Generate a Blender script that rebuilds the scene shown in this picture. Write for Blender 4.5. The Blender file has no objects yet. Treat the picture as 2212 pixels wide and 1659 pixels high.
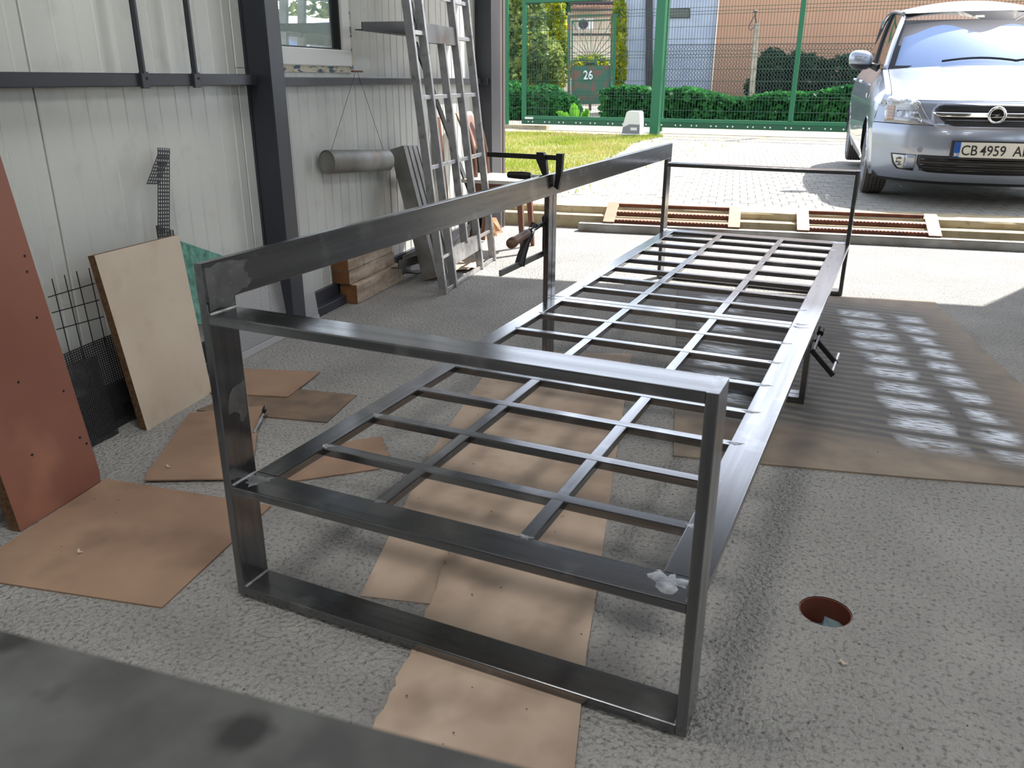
import bpy, bmesh, math, random
import numpy as np
from mathutils import Vector, Matrix
random.seed(11)
S = bpy.context.scene
COL = S.collection
# ------------------------------------------------------------------ camera
CAMF = 1763.3
CAMC = np.array([1.21024, -1.14756, 1.08826])
_r = np.array([0.3513636, 0.0801067, -0.4311339])
_t = np.linalg.norm(_r); _k = _r / _t
_K = np.array([[0, -_k[2], _k[1]], [_k[2], 0, -_k[0]], [-_k[1], _k[0], 0]])
CAMR = np.eye(3) + math.sin(_t) * _K + (1 - math.cos(_t)) * _K @ _K
_right = CAMR.T @ np.array([1, 0, 0]); _up = CAMR.T @ np.array([0, 0, 1.]); _fwd = CAMR.T @ np.array([0, 1., 0])
cd = bpy.data.cameras.new('camera'); cam = bpy.data.objects.new('camera', cd); COL.objects.link(cam)
M4 = Matrix.Identity(4)
for i in range(3):
    M4[i][0] = _right[i]; M4[i][1] = _up[i]; M4[i][2] = -_fwd[i]; M4[i][3] = CAMC[i]
cam.matrix_world = M4
cd.sensor_width = 36; cd.sensor_fit = 'HORIZONTAL'; cd.lens = CAMF * 36 / 2212
cd.clip_start = .02; cd.clip_end = 300
cd.dof.use_dof = True; cd.dof.focus_distance = 3.2; cd.dof.aperture_fstop = 9.0
S.camera = cam
# ------------------------------------------------------------------ sky, sun, exposure
SUN_AZ, SUN_EL = math.radians(67), math.radians(50)     # direction towards the sun (from +X, anticlockwise)
w = bpy.data.worlds.new('sky'); S.world = w; w.use_nodes = True
wn = w.node_tree.nodes; wl = w.node_tree.links; wn.clear()
sky = wn.new('ShaderNodeTexSky'); sky.sky_type = 'NISHITA'; sky.sun_disc = False
sky.sun_elevation = SUN_EL; sky.sun_rotation = math.pi / 2 - SUN_AZ
bg = wn.new('ShaderNodeBackground'); bg.inputs['Strength'].default_value = .42
wo = wn.new('ShaderNodeOutputWorld'); hsv = wn.new('ShaderNodeHueSaturation'); hsv.inputs['Saturation'].default_value = .45; wl.new(sky.outputs[0], hsv.inputs['Color']); wl.new(hsv.outputs[0], bg.inputs[0]); wl.new(bg.outputs[0], wo.inputs[0])
sd = bpy.data.lights.new('sun', 'SUN'); sd.energy = 10.; sd.angle = math.radians(.6); sd.color = (1, .96, .88)
sun = bpy.data.objects.new('sun', sd); COL.objects.link(sun)
sv = Vector((math.cos(SUN_EL) * math.cos(SUN_AZ), math.cos(SUN_EL) * math.sin(SUN_AZ), math.sin(SUN_EL)))
sun.rotation_euler = sv.to_track_quat('Z', 'Y').to_euler(); sun.location = (6, 12, 12)
vs = S.view_settings; vs.view_transform = 'Standard'; vs.look = 'None'; vs.gamma = 1; vs.use_curve_mapping = False
vs.exposure = .32
S.cycles.max_bounces = 7; S.cycles.diffuse_bounces = 4; S.cycles.glossy_bounces = 4; S.cycles.transparent_max_bounces = 10; S.cycles.caustics_reflective = False; S.cycles.caustics_refractive = False
LAMP_W = 15.5
# ------------------------------------------------------------------ helpers
def ray(u, v):
    return CAMR.T @ np.array([(u - 1106) / CAMF, 1.0, -(v - 829.5) / CAMF])
def fp(u, v, z=0.):                      # point of the horizontal plane at height z
    d = ray(u, v); return Vector(CAMC + (z - CAMC[2]) / d[2] * d)
def pp(u, v, P0, n):                     # point of a general plane
    d = ray(u, v); P0 = np.array(P0); n = np.array(n); return Vector(CAMC + ((P0 - CAMC) @ n) / (d @ n) * d)
def bp(u, v, dist): return Vector(CAMC + ray(u, v) * dist)
AL = math.radians(7.5)
E1 = Vector((math.cos(AL), math.sin(AL), 0)); E2 = Vector((-math.sin(AL), math.cos(AL), 0)); OW = Vector((-1.62, 4.70, 0))
BM = Matrix(((E1.x, E2.x, 0, OW.x), (E1.y, E2.y, 0, OW.y), (0, 0, 1, 0), (0, 0, 0, 1)))      # building: a away from wall, b along wall
def bl(a, b, z): return OW + E1 * a + E2 * b + Vector((0, 0, z))
def wp(u, v, a): return pp(u, v, OW + E1 * a, E1)
AD = math.radians(10.5)
DM = Matrix.Translation((-1.64, 4.77, 0)) @ Matrix.Rotation(AD, 4, 'Z')                       # door line: p along sill, q outwards

class MB:
    def __init__(s): s.v = []; s.f = []; s.rnd = False
    def add(s, vs, fs):
        o = len(s.v); s.v += [tuple(x) for x in vs]; s.f += [tuple(i + o for i in f) for f in fs]; return s
    def box(s, x0, x1, y0, y1, z0, z1, M=None, c=0):
        if c:
            return s.cbox(x0, x1, y0, y1, z0, z1, M, c)
        P = [Vector(p) for p in ((x0, y0, z0), (x1, y0, z0), (x1, y1, z0), (x0, y1, z0), (x0, y0, z1), (x1, y0, z1), (x1, y1, z1), (x0, y1, z1))]
        if M: P = [M @ p for p in P]
        return s.add(P, [(3, 2, 1, 0), (4, 5, 6, 7), (0, 1, 5, 4), (1, 2, 6, 5), (2, 3, 7, 6), (3, 0, 4, 7)])
    def cbox(s, x0, x1, y0, y1, z0, z1, M, c):
        bm = bmesh.new()
        bmesh.ops.create_cube(bm, size=1)
        for v in bm.verts:
            v.co = Vector((x0 + (v.co.x + .5) * (x1 - x0), y0 + (v.co.y + .5) * (y1 - y0), z0 + (v.co.z + .5) * (z1 - z0)))
        bmesh.ops.bevel(bm, geom=bm.edges[:], offset=c, segments=2, affect='EDGES', profile=.5)
        bm.verts.index_update()
        s.add([(M @ v.co if M else v.co) for v in bm.verts], [[v.index for v in f.verts] for f in bm.faces]); bm.free(); return s
    def bar(s, p0, p1, w, h, r=.0025, up=(0, 0, 1)):      # rounded rectangular tube; w sideways, h along up
        p0 = Vector(p0); p1 = Vector(p1); d = (p1 - p0).normalized(); up = Vector(up)
        if abs(up.dot(d)) > .98: up = Vector((0, 1, 0)) if abs(d.y) < .9 else Vector((1, 0, 0))
        sd = d.cross(up).normalized(); up = sd.cross(d)
        pr = []
        for cx, cy, a0 in ((1, 1, 0), (-1, 1, 90), (-1, -1, 180), (1, -1, 270)):
            for k in range(3):
                a = math.radians(a0 + 45 * k)
                pr.append((cx * (w / 2 - r) + r * math.cos(a), cy * (h / 2 - r) + r * math.sin(a)))
        n = len(pr); V = [p + sd * x + up * y for p in (p0, p1) for x, y in pr]
        F = [(i, (i + 1) % n, n + (i + 1) % n, n + i) for i in range(n)]
        return s.add(V, F + [tuple(range(n))[::-1], tuple(range(n, 2 * n))])
    def cyl(s, p0, p1, r0, r1=None, n=12, cap=True):
        s.rnd = True
        p0 = Vector(p0); p1 = Vector(p1); r1 = r0 if r1 is None else r1
        d = (p1 - p0).normalized(); a = Vector((0, 0, 1)) if abs(d.z) < .9 else Vector((1, 0, 0))
        x = d.cross(a).normalized(); y = d.cross(x)
        V = [p + x * (r * math.cos(2 * math.pi * i / n)) + y * (r * math.sin(2 * math.pi * i / n)) for p, r in ((p0, r0), (p1, r1)) for i in range(n)]
        F = [(i, n + i, n + (i + 1) % n, (i + 1) % n) for i in range(n)]
        if cap: F += [tuple(range(n)), tuple(range(n, 2 * n))[::-1]]
        return s.add(V, F)
    def path(s, pts, r, n=6):
        s.rnd = True
        pts = [Vector(p) for p in pts]
        rs = r if isinstance(r, (list, tuple)) else [r] * len(pts)
        V = []; x = None
        for i, p in enumerate(pts):
            d = (pts[min(i + 1, len(pts) - 1)] - pts[max(i - 1, 0)]).normalized()
            if x is None:
                a = Vector((0, 0, 1)) if abs(d.z) < .9 else Vector((1, 0, 0)); x = d.cross(a).normalized()
            else: x = (x - d * x.dot(d)).normalized()
            y = d.cross(x)
            V += [p + x * (rs[i] * math.cos(2 * math.pi * k / n)) + y * (rs[i] * math.sin(2 * math.pi * k / n)) for k in range(n)]
        F = [(i * n + k, i * n + (k + 1) % n, (i + 1) * n + (k + 1) % n, (i + 1) * n + k) for i in range(len(pts) - 1) for k in range(n)]
        m = (len(pts) - 1) * n
        return s.add(V, F + [tuple(range(n))[::-1], tuple(range(m, m + n))])
    def prism(s, poly, vec):
        n = len(poly); vec = Vector(vec); poly = [Vector(p) for p in poly]
        nn = sum(((poly[i] - poly[0]).cross(poly[(i + 1) % n] - poly[0]) for i in range(n)), Vector())
        if nn.dot(vec) < 0: poly = poly[::-1]
        V = poly + [p + vec for p in poly]
        return s.add(V, [tuple(range(n))[::-1], tuple(range(n, 2 * n))] + [(i, (i + 1) % n, n + (i + 1) % n, n + i) for i in range(n)])
    def grid(s, fn, nu, nv, flip=False, closed=False):
        s.rnd = True
        V = [fn(i, j) for i in range(nu) for j in range(nv)]
        F = []
        for i in range(nu - 1):
            for j in range(nv if closed else nv - 1):
                q = (i * nv + j, i * nv + (j + 1) % nv, (i + 1) * nv + (j + 1) % nv, (i + 1) * nv + j)
                F.append(q[::-1] if flip else q)
        return s.add(V, F)
    def lathe(s, prof, p0, axis, n=24):                   # prof: (radius, distance along axis)
        p0 = Vector(p0); d = Vector(axis).normalized(); a = Vector((0, 0, 1)) if abs(d.z) < .9 else Vector((1, 0, 0))
        x = d.cross(a).normalized(); y = d.cross(x)
        return s.grid(lambda i, j: p0 + d * prof[i][1] + (x * math.cos(2 * math.pi * j / n) + y * math.sin(2 * math.pi * j / n)) * prof[i][0], len(prof), n, closed=True)
    def build(s, name, m, parent=None, local=False, smooth=True, ang=None):
        ang = ang or (40 if s.rnd else 17)
        me = bpy.data.meshes.new(name); me.from_pydata(s.v, [], s.f); me.update()
        if m: me.materials.append(m)
        if smooth and len(me.polygons):
            me.polygons.foreach_set('use_smooth', [True] * len(me.polygons)); me.set_sharp_from_angle(angle=math.radians(ang))
        o = bpy.data.objects.new(name, me); COL.objects.link(o)
        if parent:
            o.parent = parent
            if not local: o.matrix_parent_inverse = Matrix.Translation(-parent.location) if parent.type == 'EMPTY' else Matrix.Identity(4)
        return o

def tag(o, label=None, cat=None, group=None, kind=None):
    if label: o['label'] = label
    if cat: o['category'] = cat
    if group: o['group'] = group
    if kind: o['kind'] = kind
    return o
def thing(name, loc, label=None, cat=None, group=None, kind=None, rz=0):
    o = bpy.data.objects.new(name, None); COL.objects.link(o); o.location = loc; o.rotation_euler.z = rz; o.empty_display_size = .1
    return tag(o, label, cat, group, kind)
def solidify(o, t, off=-1):
    m = o.modifiers.new('thickness', 'SOLIDIFY'); m.thickness = t; m.offset = off; return o

def srgb(r, g, b):
    f = lambda c: (c / 255 / 12.92) if c <= 10 else ((c / 255 + .055) / 1.055) ** 2.4
    return (f(r), f(g), f(b), 1)
MATS = {}
def mat(name, c, rough=.5, metal=0., c2=None, sc=8., st=(1, 1, 1), lo=.35, hi=.65, bump=0., bsc=60., bst=None, bd=.002, detail=4., rvar=0., coat=0., spec=.5, trans=0., alpha=1., c3=None, sc3=40., a3=.5, lo3=.58, hi3=.72):
    m = bpy.data.materials.new(name); m.use_nodes = True; N = m.node_tree.nodes; L = m.node_tree.links
    b = N['Principled BSDF']; b.inputs['Roughness'].default_value = rough; b.inputs['Metallic'].default_value = metal
    b.inputs['Base Color'].default_value = c; b.inputs['Coat Weight'].default_value = coat; b.inputs['Specular IOR Level'].default_value = spec
    b.inputs['Transmission Weight'].default_value = trans
    if metal > .9 and coat: b.inputs['Coat IOR'].default_value = 2.0; b.inputs['Coat Roughness'].default_value = .16
    if c2 or bump or rvar:
        tc = N.new('ShaderNodeTexCoord')
    def noise(scale, stretch, det=detail):
        mp = N.new('ShaderNodeMapping'); mp.inputs['Scale'].default_value = stretch; L.new(tc.outputs['Object'], mp.inputs[0])
        n = N.new('ShaderNodeTexNoise'); n.inputs['Scale'].default_value = scale; n.inputs['Detail'].default_value = det; L.new(mp.outputs[0], n.inputs['Vector']); return n
    def mix(fac, A, B):
        x = N.new('ShaderNodeMix'); x.data_type = 'RGBA'
        for sock, val in ((x.inputs[0], fac), (x.inputs[6], A), (x.inputs[7], B)):
            if isinstance(val, bpy.types.NodeSocket): L.new(val, sock)
            else: sock.default_value = val
        return x.outputs[2]
    def ramp(sock, lo, hi):
        r = N.new('ShaderNodeMapRange'); r.inputs[1].default_value = lo; r.inputs[2].default_value = hi; L.new(sock, r.inputs[0]); return r.outputs[0]
    if c2:
        n = noise(sc, st); fac = ramp(n.outputs[0], lo, hi); out = mix(fac, c, c2)
        if c3:
            n3 = noise(sc3, (1, 1, 1), 3.); f3 = N.new('ShaderNodeMath'); f3.operation = 'MULTIPLY'; L.new(ramp(n3.outputs[0], lo3, hi3), f3.inputs[0]); f3.inputs[1].default_value = a3
            out = mix(f3.outputs[0], out, c3)
        L.new(out, b.inputs['Base Color'])
        if rvar:
            r = N.new('ShaderNodeMapRange'); r.inputs[3].default_value = rough - rvar; r.inputs[4].default_value = rough + rvar; L.new(fac, r.inputs[0]); L.new(r.outputs[0], b.inputs['Roughness'])
    if bump:
        n = noise(bsc, bst or (1, 1, 1), 6.); bp_ = N.new('ShaderNodeBump'); bp_.inputs['Strength'].default_value = bump; bp_.inputs['Distance'].default_value = bd
        L.new(n.outputs[0], bp_.inputs['Height']); L.new(bp_.outputs[0], b.inputs['Normal'])
    MATS[name] = m; return m

def leaf(name, c, c2, sc=3., tr=.4):
    m = mat(name, c, .65, c2=c2, sc=sc, lo=.36, hi=.64, spec=.25); N = m.node_tree.nodes; L = m.node_tree.links
    b = N['Principled BSDF']; t = N.new('ShaderNodeBsdfTranslucent'); mx = N.new('ShaderNodeMixShader'); mx.inputs[0].default_value = tr
    L.new(b.inputs['Base Color'].links[0].from_socket, t.inputs[0]); out = N['Material Output']
    L.new(b.outputs[0], mx.inputs[1]); L.new(t.outputs[0], mx.inputs[2]); L.new(mx.outputs[0], out.inputs[0]); return m
# ------------------------------------------------------------------ materials
concrete = mat('concrete_floor', (.50, .49, .465, 1), .85, c2=(.36, .352, .335, 1), sc=2.6, lo=.3, hi=.72, bump=.9, bsc=80, bd=.04, c3=(.155, .15, .142, 1), sc3=95, a3=.75, lo3=.53, hi3=.68, detail=10)  # dark specks put the shade of the rough pits into the colour
concrete_pale = mat('concrete_pale', srgb(184, 171, 142), .85, c2=srgb(160, 146, 116), sc=6, bump=.4, bsc=40, bd=.004, c3=srgb(90, 80, 60), sc3=25, a3=.35)
paver_m = mat('paver', srgb(150, 148, 141), .85, c2=srgb(128, 127, 122), sc=5, bump=.3, bsc=90, bd=.002)
sand_m = mat('joint_sand', srgb(84, 80, 70), .95, c2=srgb(64, 62, 50), sc=12)
street_m = mat('street', srgb(150, 146, 134), .9, c2=srgb(128, 122, 108), sc=3)
soil_m = mat('turf_soil', srgb(112, 112, 58), .95, c2=srgb(132, 124, 84), sc=4)
grass_m = leaf('grass_blades', srgb(146, 164, 54), srgb(182, 174, 106), 1.2, .3)
panel_m = mat('wall_sheet', (.66, .675, .645, 1), .24, c2=(.56, .575, .545, 1), sc=1.6, st=(1, 1, .4), lo=.3, hi=.7, rvar=.05, c3=(.40, .40, .37, 1), sc3=9, a3=.25, bump=.12, bsc=2.2, bd=.02)
ceil_m = mat('ceiling_sheet', (.30, .30, .29, 1), .5)
back_m = mat('dim_back_wall', (.10, .098, .092, 1), .7, c2=(.05, .05, .05, 1), sc=1.5)
dark_steel = mat('anthracite_paint', srgb(46, 48, 56), .38, c2=srgb(56, 58, 66), sc=3, rvar=.06)
track_m = mat('door_track', srgb(104, 94, 90), .45, c2=srgb(84, 77, 75), sc=5, st=(1, 1, .2))
def steel(name, st):
    return mat(name, (.175, .177, .187, 1), .26, 1., c2=(.075, .076, .084, 1), sc=5, st=st, lo=.3, hi=.72, rvar=.07, c3=(.55, .55, .54, 1), sc3=9, a3=.30, bump=.02, bsc=30, bst=st, bd=.002, coat=.75)
steel_x = steel('mill_steel_x', (.35, 9, 9)); steel_y = steel('mill_steel_y', (9, .35, 9)); steel_z = steel('mill_steel_z', (9, 9, .35))
weld_m = mat('ground_weld', (.56, .56, .56, 1), .45, .9, c2=(.26, .26, .27, 1), sc=45, bump=.5, bsc=180, bd=.001)
patch_m = mat('ground_steel', (.30, .30, .30, 1), .38, .95, c2=(.20, .20, .20, 1), sc=22, lo=.3, hi=.7, coat=.5, c3=(.5, .5, .5, 1), sc3=60, a3=.35)
galv_m = mat('weathered_steel', srgb(150, 150, 148), .5, .45, c2=srgb(116, 114, 110), sc=5, c3=srgb(120, 86, 60), sc3=9, a3=.5)
bright_steel = mat('bare_tube', (.66, .66, .66, 1), .36, .85, c2=(.40, .40, .41, 1), sc=9, rvar=.08, c3=(.12, .11, .10, 1), sc3=22, a3=.5)
black_m = mat('black_paint', srgb(17, 17, 19), .42)
rubber = mat('tyre_rubber', srgb(92, 89, 86), .85, c2=srgb(78, 76, 74), sc=10)
ply_m = mat('plywood', srgb(190, 170, 151), .75, c2=srgb(166, 145, 127), sc=2.5, st=(1.6, .7, 1), c3=srgb(104, 84, 70), sc3=5, a3=.6, lo3=.5, hi3=.75, bump=.1, bsc=60)
hard_m = mat('hardboard', srgb(160, 132, 109), .75, c2=srgb(138, 111, 92), sc=3, c3=srgb(88, 70, 60), sc3=5, a3=.55, lo3=.52, hi3=.75, bump=.15, bsc=120, bd=.001)
hard_dk = mat('sooty_hardboard', srgb(150, 124, 100), .75, c2=srgb(92, 80, 70), sc=4, lo=.3, hi=.6, c3=srgb(60, 54, 50), sc3=6, a3=.5)
red_m = mat('red_brown_board', srgb(150, 100, 82), .3, c2=srgb(130, 84, 70), sc=2.4, st=(1, 1, .5), c3=srgb(178, 128, 102), sc3=3.2, a3=.55, coat=.3)
beige_m = mat('beige_laminate', srgb(206, 192, 172), .5, c2=srgb(192, 176, 156), sc=2.5, c3=srgb(160, 138, 116), sc3=9, a3=.25)
chip_m = mat('chipboard_edge', srgb(122, 92, 64), .9, c2=srgb(88, 64, 44), sc=90)
green_m = mat('green_board', srgb(110, 165, 148), .7, c2=srgb(70, 120, 108), sc=30, c3=srgb(40, 70, 64), sc3=60, a3=.6)
timber_end = mat('timber_end_grain', srgb(126, 84, 48), .8, c2=srgb(84, 54, 32), sc=9, bump=.2, bsc=60)
timber_m = mat('weathered_timber', srgb(190, 174, 156), .85, c2=srgb(150, 132, 114), sc=5, st=(5, .6, 5), c3=srgb(92, 74, 60), sc3=30, a3=.6, bump=.4, bsc=30, bst=(6, .5, 6), bd=.004)
perf_m = mat('perforated_steel', (.50, .50, .51, 1), .4, .4)
perf_dk = mat('black_perforated', (.05, .05, .055, 1), .45, .5)
white_pvc = mat('white_pvc', srgb(226, 228, 226), .3)
film_m = mat('printed_film', srgb(214, 206, 188), .6, c2=srgb(70, 96, 120), sc=34, st=(1, .5, 1.8), lo=.52, hi=.6, c3=srgb(120, 84, 50), sc3=20, a3=.6)
wood_chair = mat('chair_wood', srgb(122, 82, 66), .4, c2=srgb(98, 64, 50), sc=6, st=(4, 4, .6))
wood_back = mat('chair_back_veneer', srgb(158, 128, 116), .4, c2=srgb(140, 110, 100), sc=4)
seat_white = mat('chair_seat', srgb(196, 193, 184), .5)
offcut_m = mat('pale_offcut', srgb(160, 118, 76), .7, c2=srgb(130, 88, 54), sc=8, st=(3, 3, .6))
salmon_m = mat('salmon_primer', srgb(178, 138, 114), .55, c2=srgb(164, 122, 98), sc=5)
rust_m = mat('rusty_primer', srgb(122, 70, 48), .7, c2=srgb(92, 52, 38), sc=14, c3=srgb(140, 88, 60), sc3=30, a3=.4)
handle_m = mat('worn_handle', srgb(120, 84, 62), .45, c2=srgb(64, 50, 44), sc=14, lo=.4, hi=.6)
pipe_m = mat('brown_pipe', srgb(104, 56, 42), .5)
bag_m = mat('blue_grey_plug', srgb(96, 116, 124), .6, c2=srgb(60, 76, 84), sc=20)
table_m = mat('grimy_worktop', srgb(92, 94, 92), .75, c2=srgb(58, 59, 59), sc=11, lo=.36, hi=.6, c3=srgb(12, 13, 14), sc3=14, a3=.85, lo3=.54, hi3=.62, bump=.4, bsc=25, bd=.004)
gate_green = mat('green_powder_coat', srgb(4, 98, 64), .42)
gate_dark = mat('dark_green_beam', srgb(8, 78, 50), .5)  # darker green for the guide beam
wire_m = mat('green_wire', srgb(30, 70, 56), .5)
zinc_wire = mat('grey_wire', srgb(78, 80, 80), .5, .2)
motor_m = mat('motor_cover', srgb(216, 216, 212), .45)
motor_dk = mat('motor_grey', srgb(120, 122, 126), .5)
wall_blue = mat('blue_white_render', srgb(190, 198, 214), .85, c2=srgb(176, 185, 204), sc=2.5, bump=.3, bsc=30)
wall_tan = mat('apricot_render', srgb(206, 160, 132), .85, c2=srgb(198, 152, 124), sc=.8, bump=.1, bsc=50)
wall_cream = mat('cream_render', srgb(206, 196, 176), .85)
tile_m = mat('roof_tile', srgb(186, 150, 134), .7, c2=srgb(150, 110, 96), sc=8)
pipe_dark = mat('dark_downpipe', srgb(62, 56, 62), .6)
conc_post = mat('concrete_post', srgb(178, 166, 148), .9, c2=srgb(150, 138, 120), sc=8)
rust_green = mat('rusty_green_sheet', srgb(52, 96, 74), .6, c2=srgb(112, 80, 66), sc=5, lo=.48, hi=.62)
ivy_m = leaf('ivy_leaves', srgb(30, 92, 46), srgb(62, 132, 62), 3)
dark_leaf = leaf('dark_leaves', srgb(20, 54, 36), srgb(44, 86, 52), 3)
olive_leaf = leaf('olive_leaves', srgb(72, 100, 50), srgb(160, 172, 96), 2.5)
yellow_leaf = leaf('yellow_leaves', srgb(178, 178, 34), srgb(108, 138, 36), 2.5)
lime_leaf = leaf('broad_leaf', srgb(112, 168, 56), srgb(82, 142, 44), 9)
bark_m = mat('bark', srgb(84, 70, 56), .9)
paint = mat('silver_blue_paint', srgb(154, 163, 180), .28, .5, coat=.8, c2=srgb(160, 169, 186), sc=2)
chrome = mat('chrome', (.85, .85, .86, 1), .08, 1.)
grille_blk = mat('grille_black', srgb(38, 38, 44), .5)
blk_gloss = mat('black_gloss', srgb(18, 18, 20), .15)
dark_glass = mat('tinted_glass', srgb(34, 38, 40), .04, coat=.5)
lamp_refl = mat('lamp_reflector', (.62, .63, .64, 1), .18, .9, c2=(.2, .2, .21, 1), sc=26, st=(3, 1, .7))
amber_m = mat('signal_lens', srgb(190, 170, 160), .25, c2=srgb(150, 110, 90), sc=30, st=(.2, .2, 5))
lamp_house = mat('lamp_housing', srgb(150, 152, 158), .3, .6)
plate_w = mat('plate_white', srgb(226, 226, 220), .4)
plate_b = mat('plate_blue', srgb(24, 84, 178), .4)
letter_m = mat('plate_black', srgb(28, 28, 30), .5)
shade_m = mat('sunshade_foil', srgb(150, 178, 228), .5, .0)
liner_m = mat('pale_lining', srgb(214, 208, 212), .8)
rim_m = mat('alloy_rim', srgb(196, 200, 206), .3, .8)
def glass(name, tint=(1, 1, 1, 1), fac=None, rough=0.):
    m = bpy.data.materials.new(name); m.use_nodes = True; N = m.node_tree.nodes; L = m.node_tree.links; N.clear()
    o = N.new('ShaderNodeOutputMaterial'); mx = N.new('ShaderNodeMixShader'); t = N.new('ShaderNodeBsdfTransparent'); g = N.new('ShaderNodeBsdfGlossy')
    t.inputs[0].default_value = tint; g.inputs['Roughness'].default_value = rough
    if fac is None:
        lw = N.new('ShaderNodeLayerWeight'); lw.inputs[0].default_value = .5; pw = N.new('ShaderNodeMath'); pw.operation = 'POWER'; pw.inputs[1].default_value = 4.5; L.new(lw.outputs['Facing'], pw.inputs[0])
        ma = N.new('ShaderNodeMath'); ma.operation = 'MULTIPLY_ADD'; ma.inputs[1].default_value = .9; ma.inputs[2].default_value = .045; L.new(pw.outputs[0], ma.inputs[0]); L.new(ma.outputs[0], mx.inputs[0])
    else: mx.inputs[0].default_value = fac
    L.new(t.outputs[0], mx.inputs[1]); L.new(g.outputs[0], mx.inputs[2]); L.new(mx.outputs[0], o.inputs[0]); return m
clear_glass = glass('clear_glass'); mirror_glass = glass('coated_window_glass', (.5, .55, .55, 1), .62)
glow_m = bpy.data.materials.new('lamp_diffuser'); glow_m.use_nodes = True
glow_m.node_tree.nodes['Principled BSDF'].inputs['Emission Color'].default_value = (1, .98, .94, 1)
glow_m.node_tree.nodes['Principled BSDF'].inputs['Emission Strength'].default_value = 4
def mat_oversprayed():
    m = mat('oversprayed_sheet', srgb(150, 138, 122), .7); N = m.node_tree.nodes; L = m.node_tree.links; b = N['Principled BSDF']
    tc = N.new('ShaderNodeTexCoord'); mp = N.new('ShaderNodeMapping'); L.new(tc.outputs['Object'], mp.inputs[0])
    mp.inputs['Location'].default_value = (-1.05, -1.3, 0)
    sx = N.new('ShaderNodeSeparateXYZ'); nz = N.new('ShaderNodeTexNoise'); nz.inputs['Scale'].default_value = 7; nz.inputs['Detail'].default_value = 6
    ad = N.new('ShaderNodeVectorMath'); ad.operation = 'MULTIPLY_ADD'; ad.inputs[1].default_value = (.12, .045, 0); L.new(tc.outputs['Object'], nz.inputs[0]); L.new(nz.outputs['Color'], ad.inputs[0]); L.new(mp.outputs[0], ad.inputs[2]); L.new(ad.outputs[0], sx.inputs[0])
    def ma(op, a, b_=None, c=None):
        n = N.new('ShaderNodeMath'); n.operation = op
        for i, x in enumerate((a, b_, c)):
            if x is None: continue
            if isinstance(x, bpy.types.NodeSocket): L.new(x, n.inputs[i])
            else: n.inputs[i].default_value = x
        return n.outputs[0]
    Y = sx.outputs[1]; X = ma('MULTIPLY_ADD', ma('SUBTRACT', Y, .60), .2, sx.outputs[0])
    def band(v, c, w, soft):     # 1 inside |v-c|<w
        return ma('SMOOTHSTEP', 0, 1, None) if False else sm(ma('SUBTRACT', w, ma('ABSOLUTE', ma('SUBTRACT', v, c))), soft)
    def sm(v, soft):
        r = N.new('ShaderNodeMapRange'); r.inputs[1].default_value = -soft; r.inputs[2].default_value = soft; L.new(v, r.inputs[0]); return r.outputs[0]
    st = ma('FRACT', ma('MULTIPLY', Y, 17.2)); stripe = ma('MULTIPLY', band(st, .5, .20, .20), sm(ma('SUBTRACT', nz.outputs[0], .42), .12))
    area = ma('MULTIPLY', band(X, -.02, .72, .10), band(Y, 1.12, .90, .08))
    dark = ma('MULTIPLY', area, .9)
    cellY = ma('FRACT', ma('MULTIPLY', Y, 5.75)); rowY = band(cellY, .5, .3, .12)
    colx = ma('MAXIMUM', band(X, .375, .085, .025), ma('MAXIMUM', ma('MULTIPLY', band(X, .60, .05, .025), 1), band(X, -.30, .09, .03)))
    wh = ma('MULTIPLY', ma('MULTIPLY', colx, rowY), band(Y, 1.08, .82, .06))
    n2 = N.new('ShaderNodeTexNoise'); n2.inputs['Scale'].default_value = 60; mp2 = N.new('ShaderNodeMapping'); mp2.inputs['Scale'].default_value = (.35, 2, 1); L.new(tc.outputs['Object'], mp2.inputs[0]); L.new(mp2.outputs[0], n2.inputs[0])
    speck = sm(ma('SUBTRACT', n2.outputs[0], .46), .12)
    wh = ma('MULTIPLY', wh, speck)
    def mix(f, A, B):
        x = N.new('ShaderNodeMix'); x.data_type = 'RGBA'
        for sock, val in ((x.inputs[0], f), (x.inputs[6], A), (x.inputs[7], B)):
            if isinstance(val, bpy.types.NodeSocket): L.new(val, sock)
            else: sock.default_value = val
        return x.outputs[2]
    base = mix(sm(ma('SUBTRACT', nz.outputs[0], .52), .2), srgb(146, 130, 112), srgb(108, 98, 86))
    strc = mix(stripe, srgb(66, 66, 67), srgb(112, 107, 98))
    c = mix(dark, base, strc); c = mix(ma('MULTIPLY', wh, .95), c, srgb(226, 234, 246)); L.new(c, b.inputs['Base Color'])
    return m
overspray_m = mat_oversprayed()

# ------------------------------------------------------------------ room shell
def structure(o): o['kind'] = 'structure'; return o
# floor with the round drain opening
HC = Vector((1.2005, .500, 0)); HR = .0555
fl = MB(); N_ = 48; c_ = .2
ring = [HC + Vector((HR * math.cos(2 * math.pi * i / N_), HR * math.sin(2 * math.pi * i / N_), 0)) for i in range(N_)]
sq = []
for i in range(N_):
    a = 2 * math.pi * i / N_; x, y = math.cos(a), math.sin(a); k = c_ / max(abs(x), abs(y)); sq.append(HC + Vector((x * k, y * k, 0)))
fl.add(ring + sq, [(i, N_ + i, N_ + (i + 1) % N_, (i + 1) % N_) for i in range(N_)])
xs = [-3.2, HC.x - c_, HC.x + c_, 5.2]; ys = [-4.6, HC.y - c_, HC.y + c_, 6.1]
for i in range(3):
    for j in range(3):
        if i == 1 and j == 1: continue
        fl.add([(xs[i], ys[j], 0), (xs[i + 1], ys[j], 0), (xs[i + 1], ys[j + 1], 0), (xs[i], ys[j + 1], 0)], [(0, 1, 2, 3)])
floor = structure(fl.build('floor', concrete, smooth=False))
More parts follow.
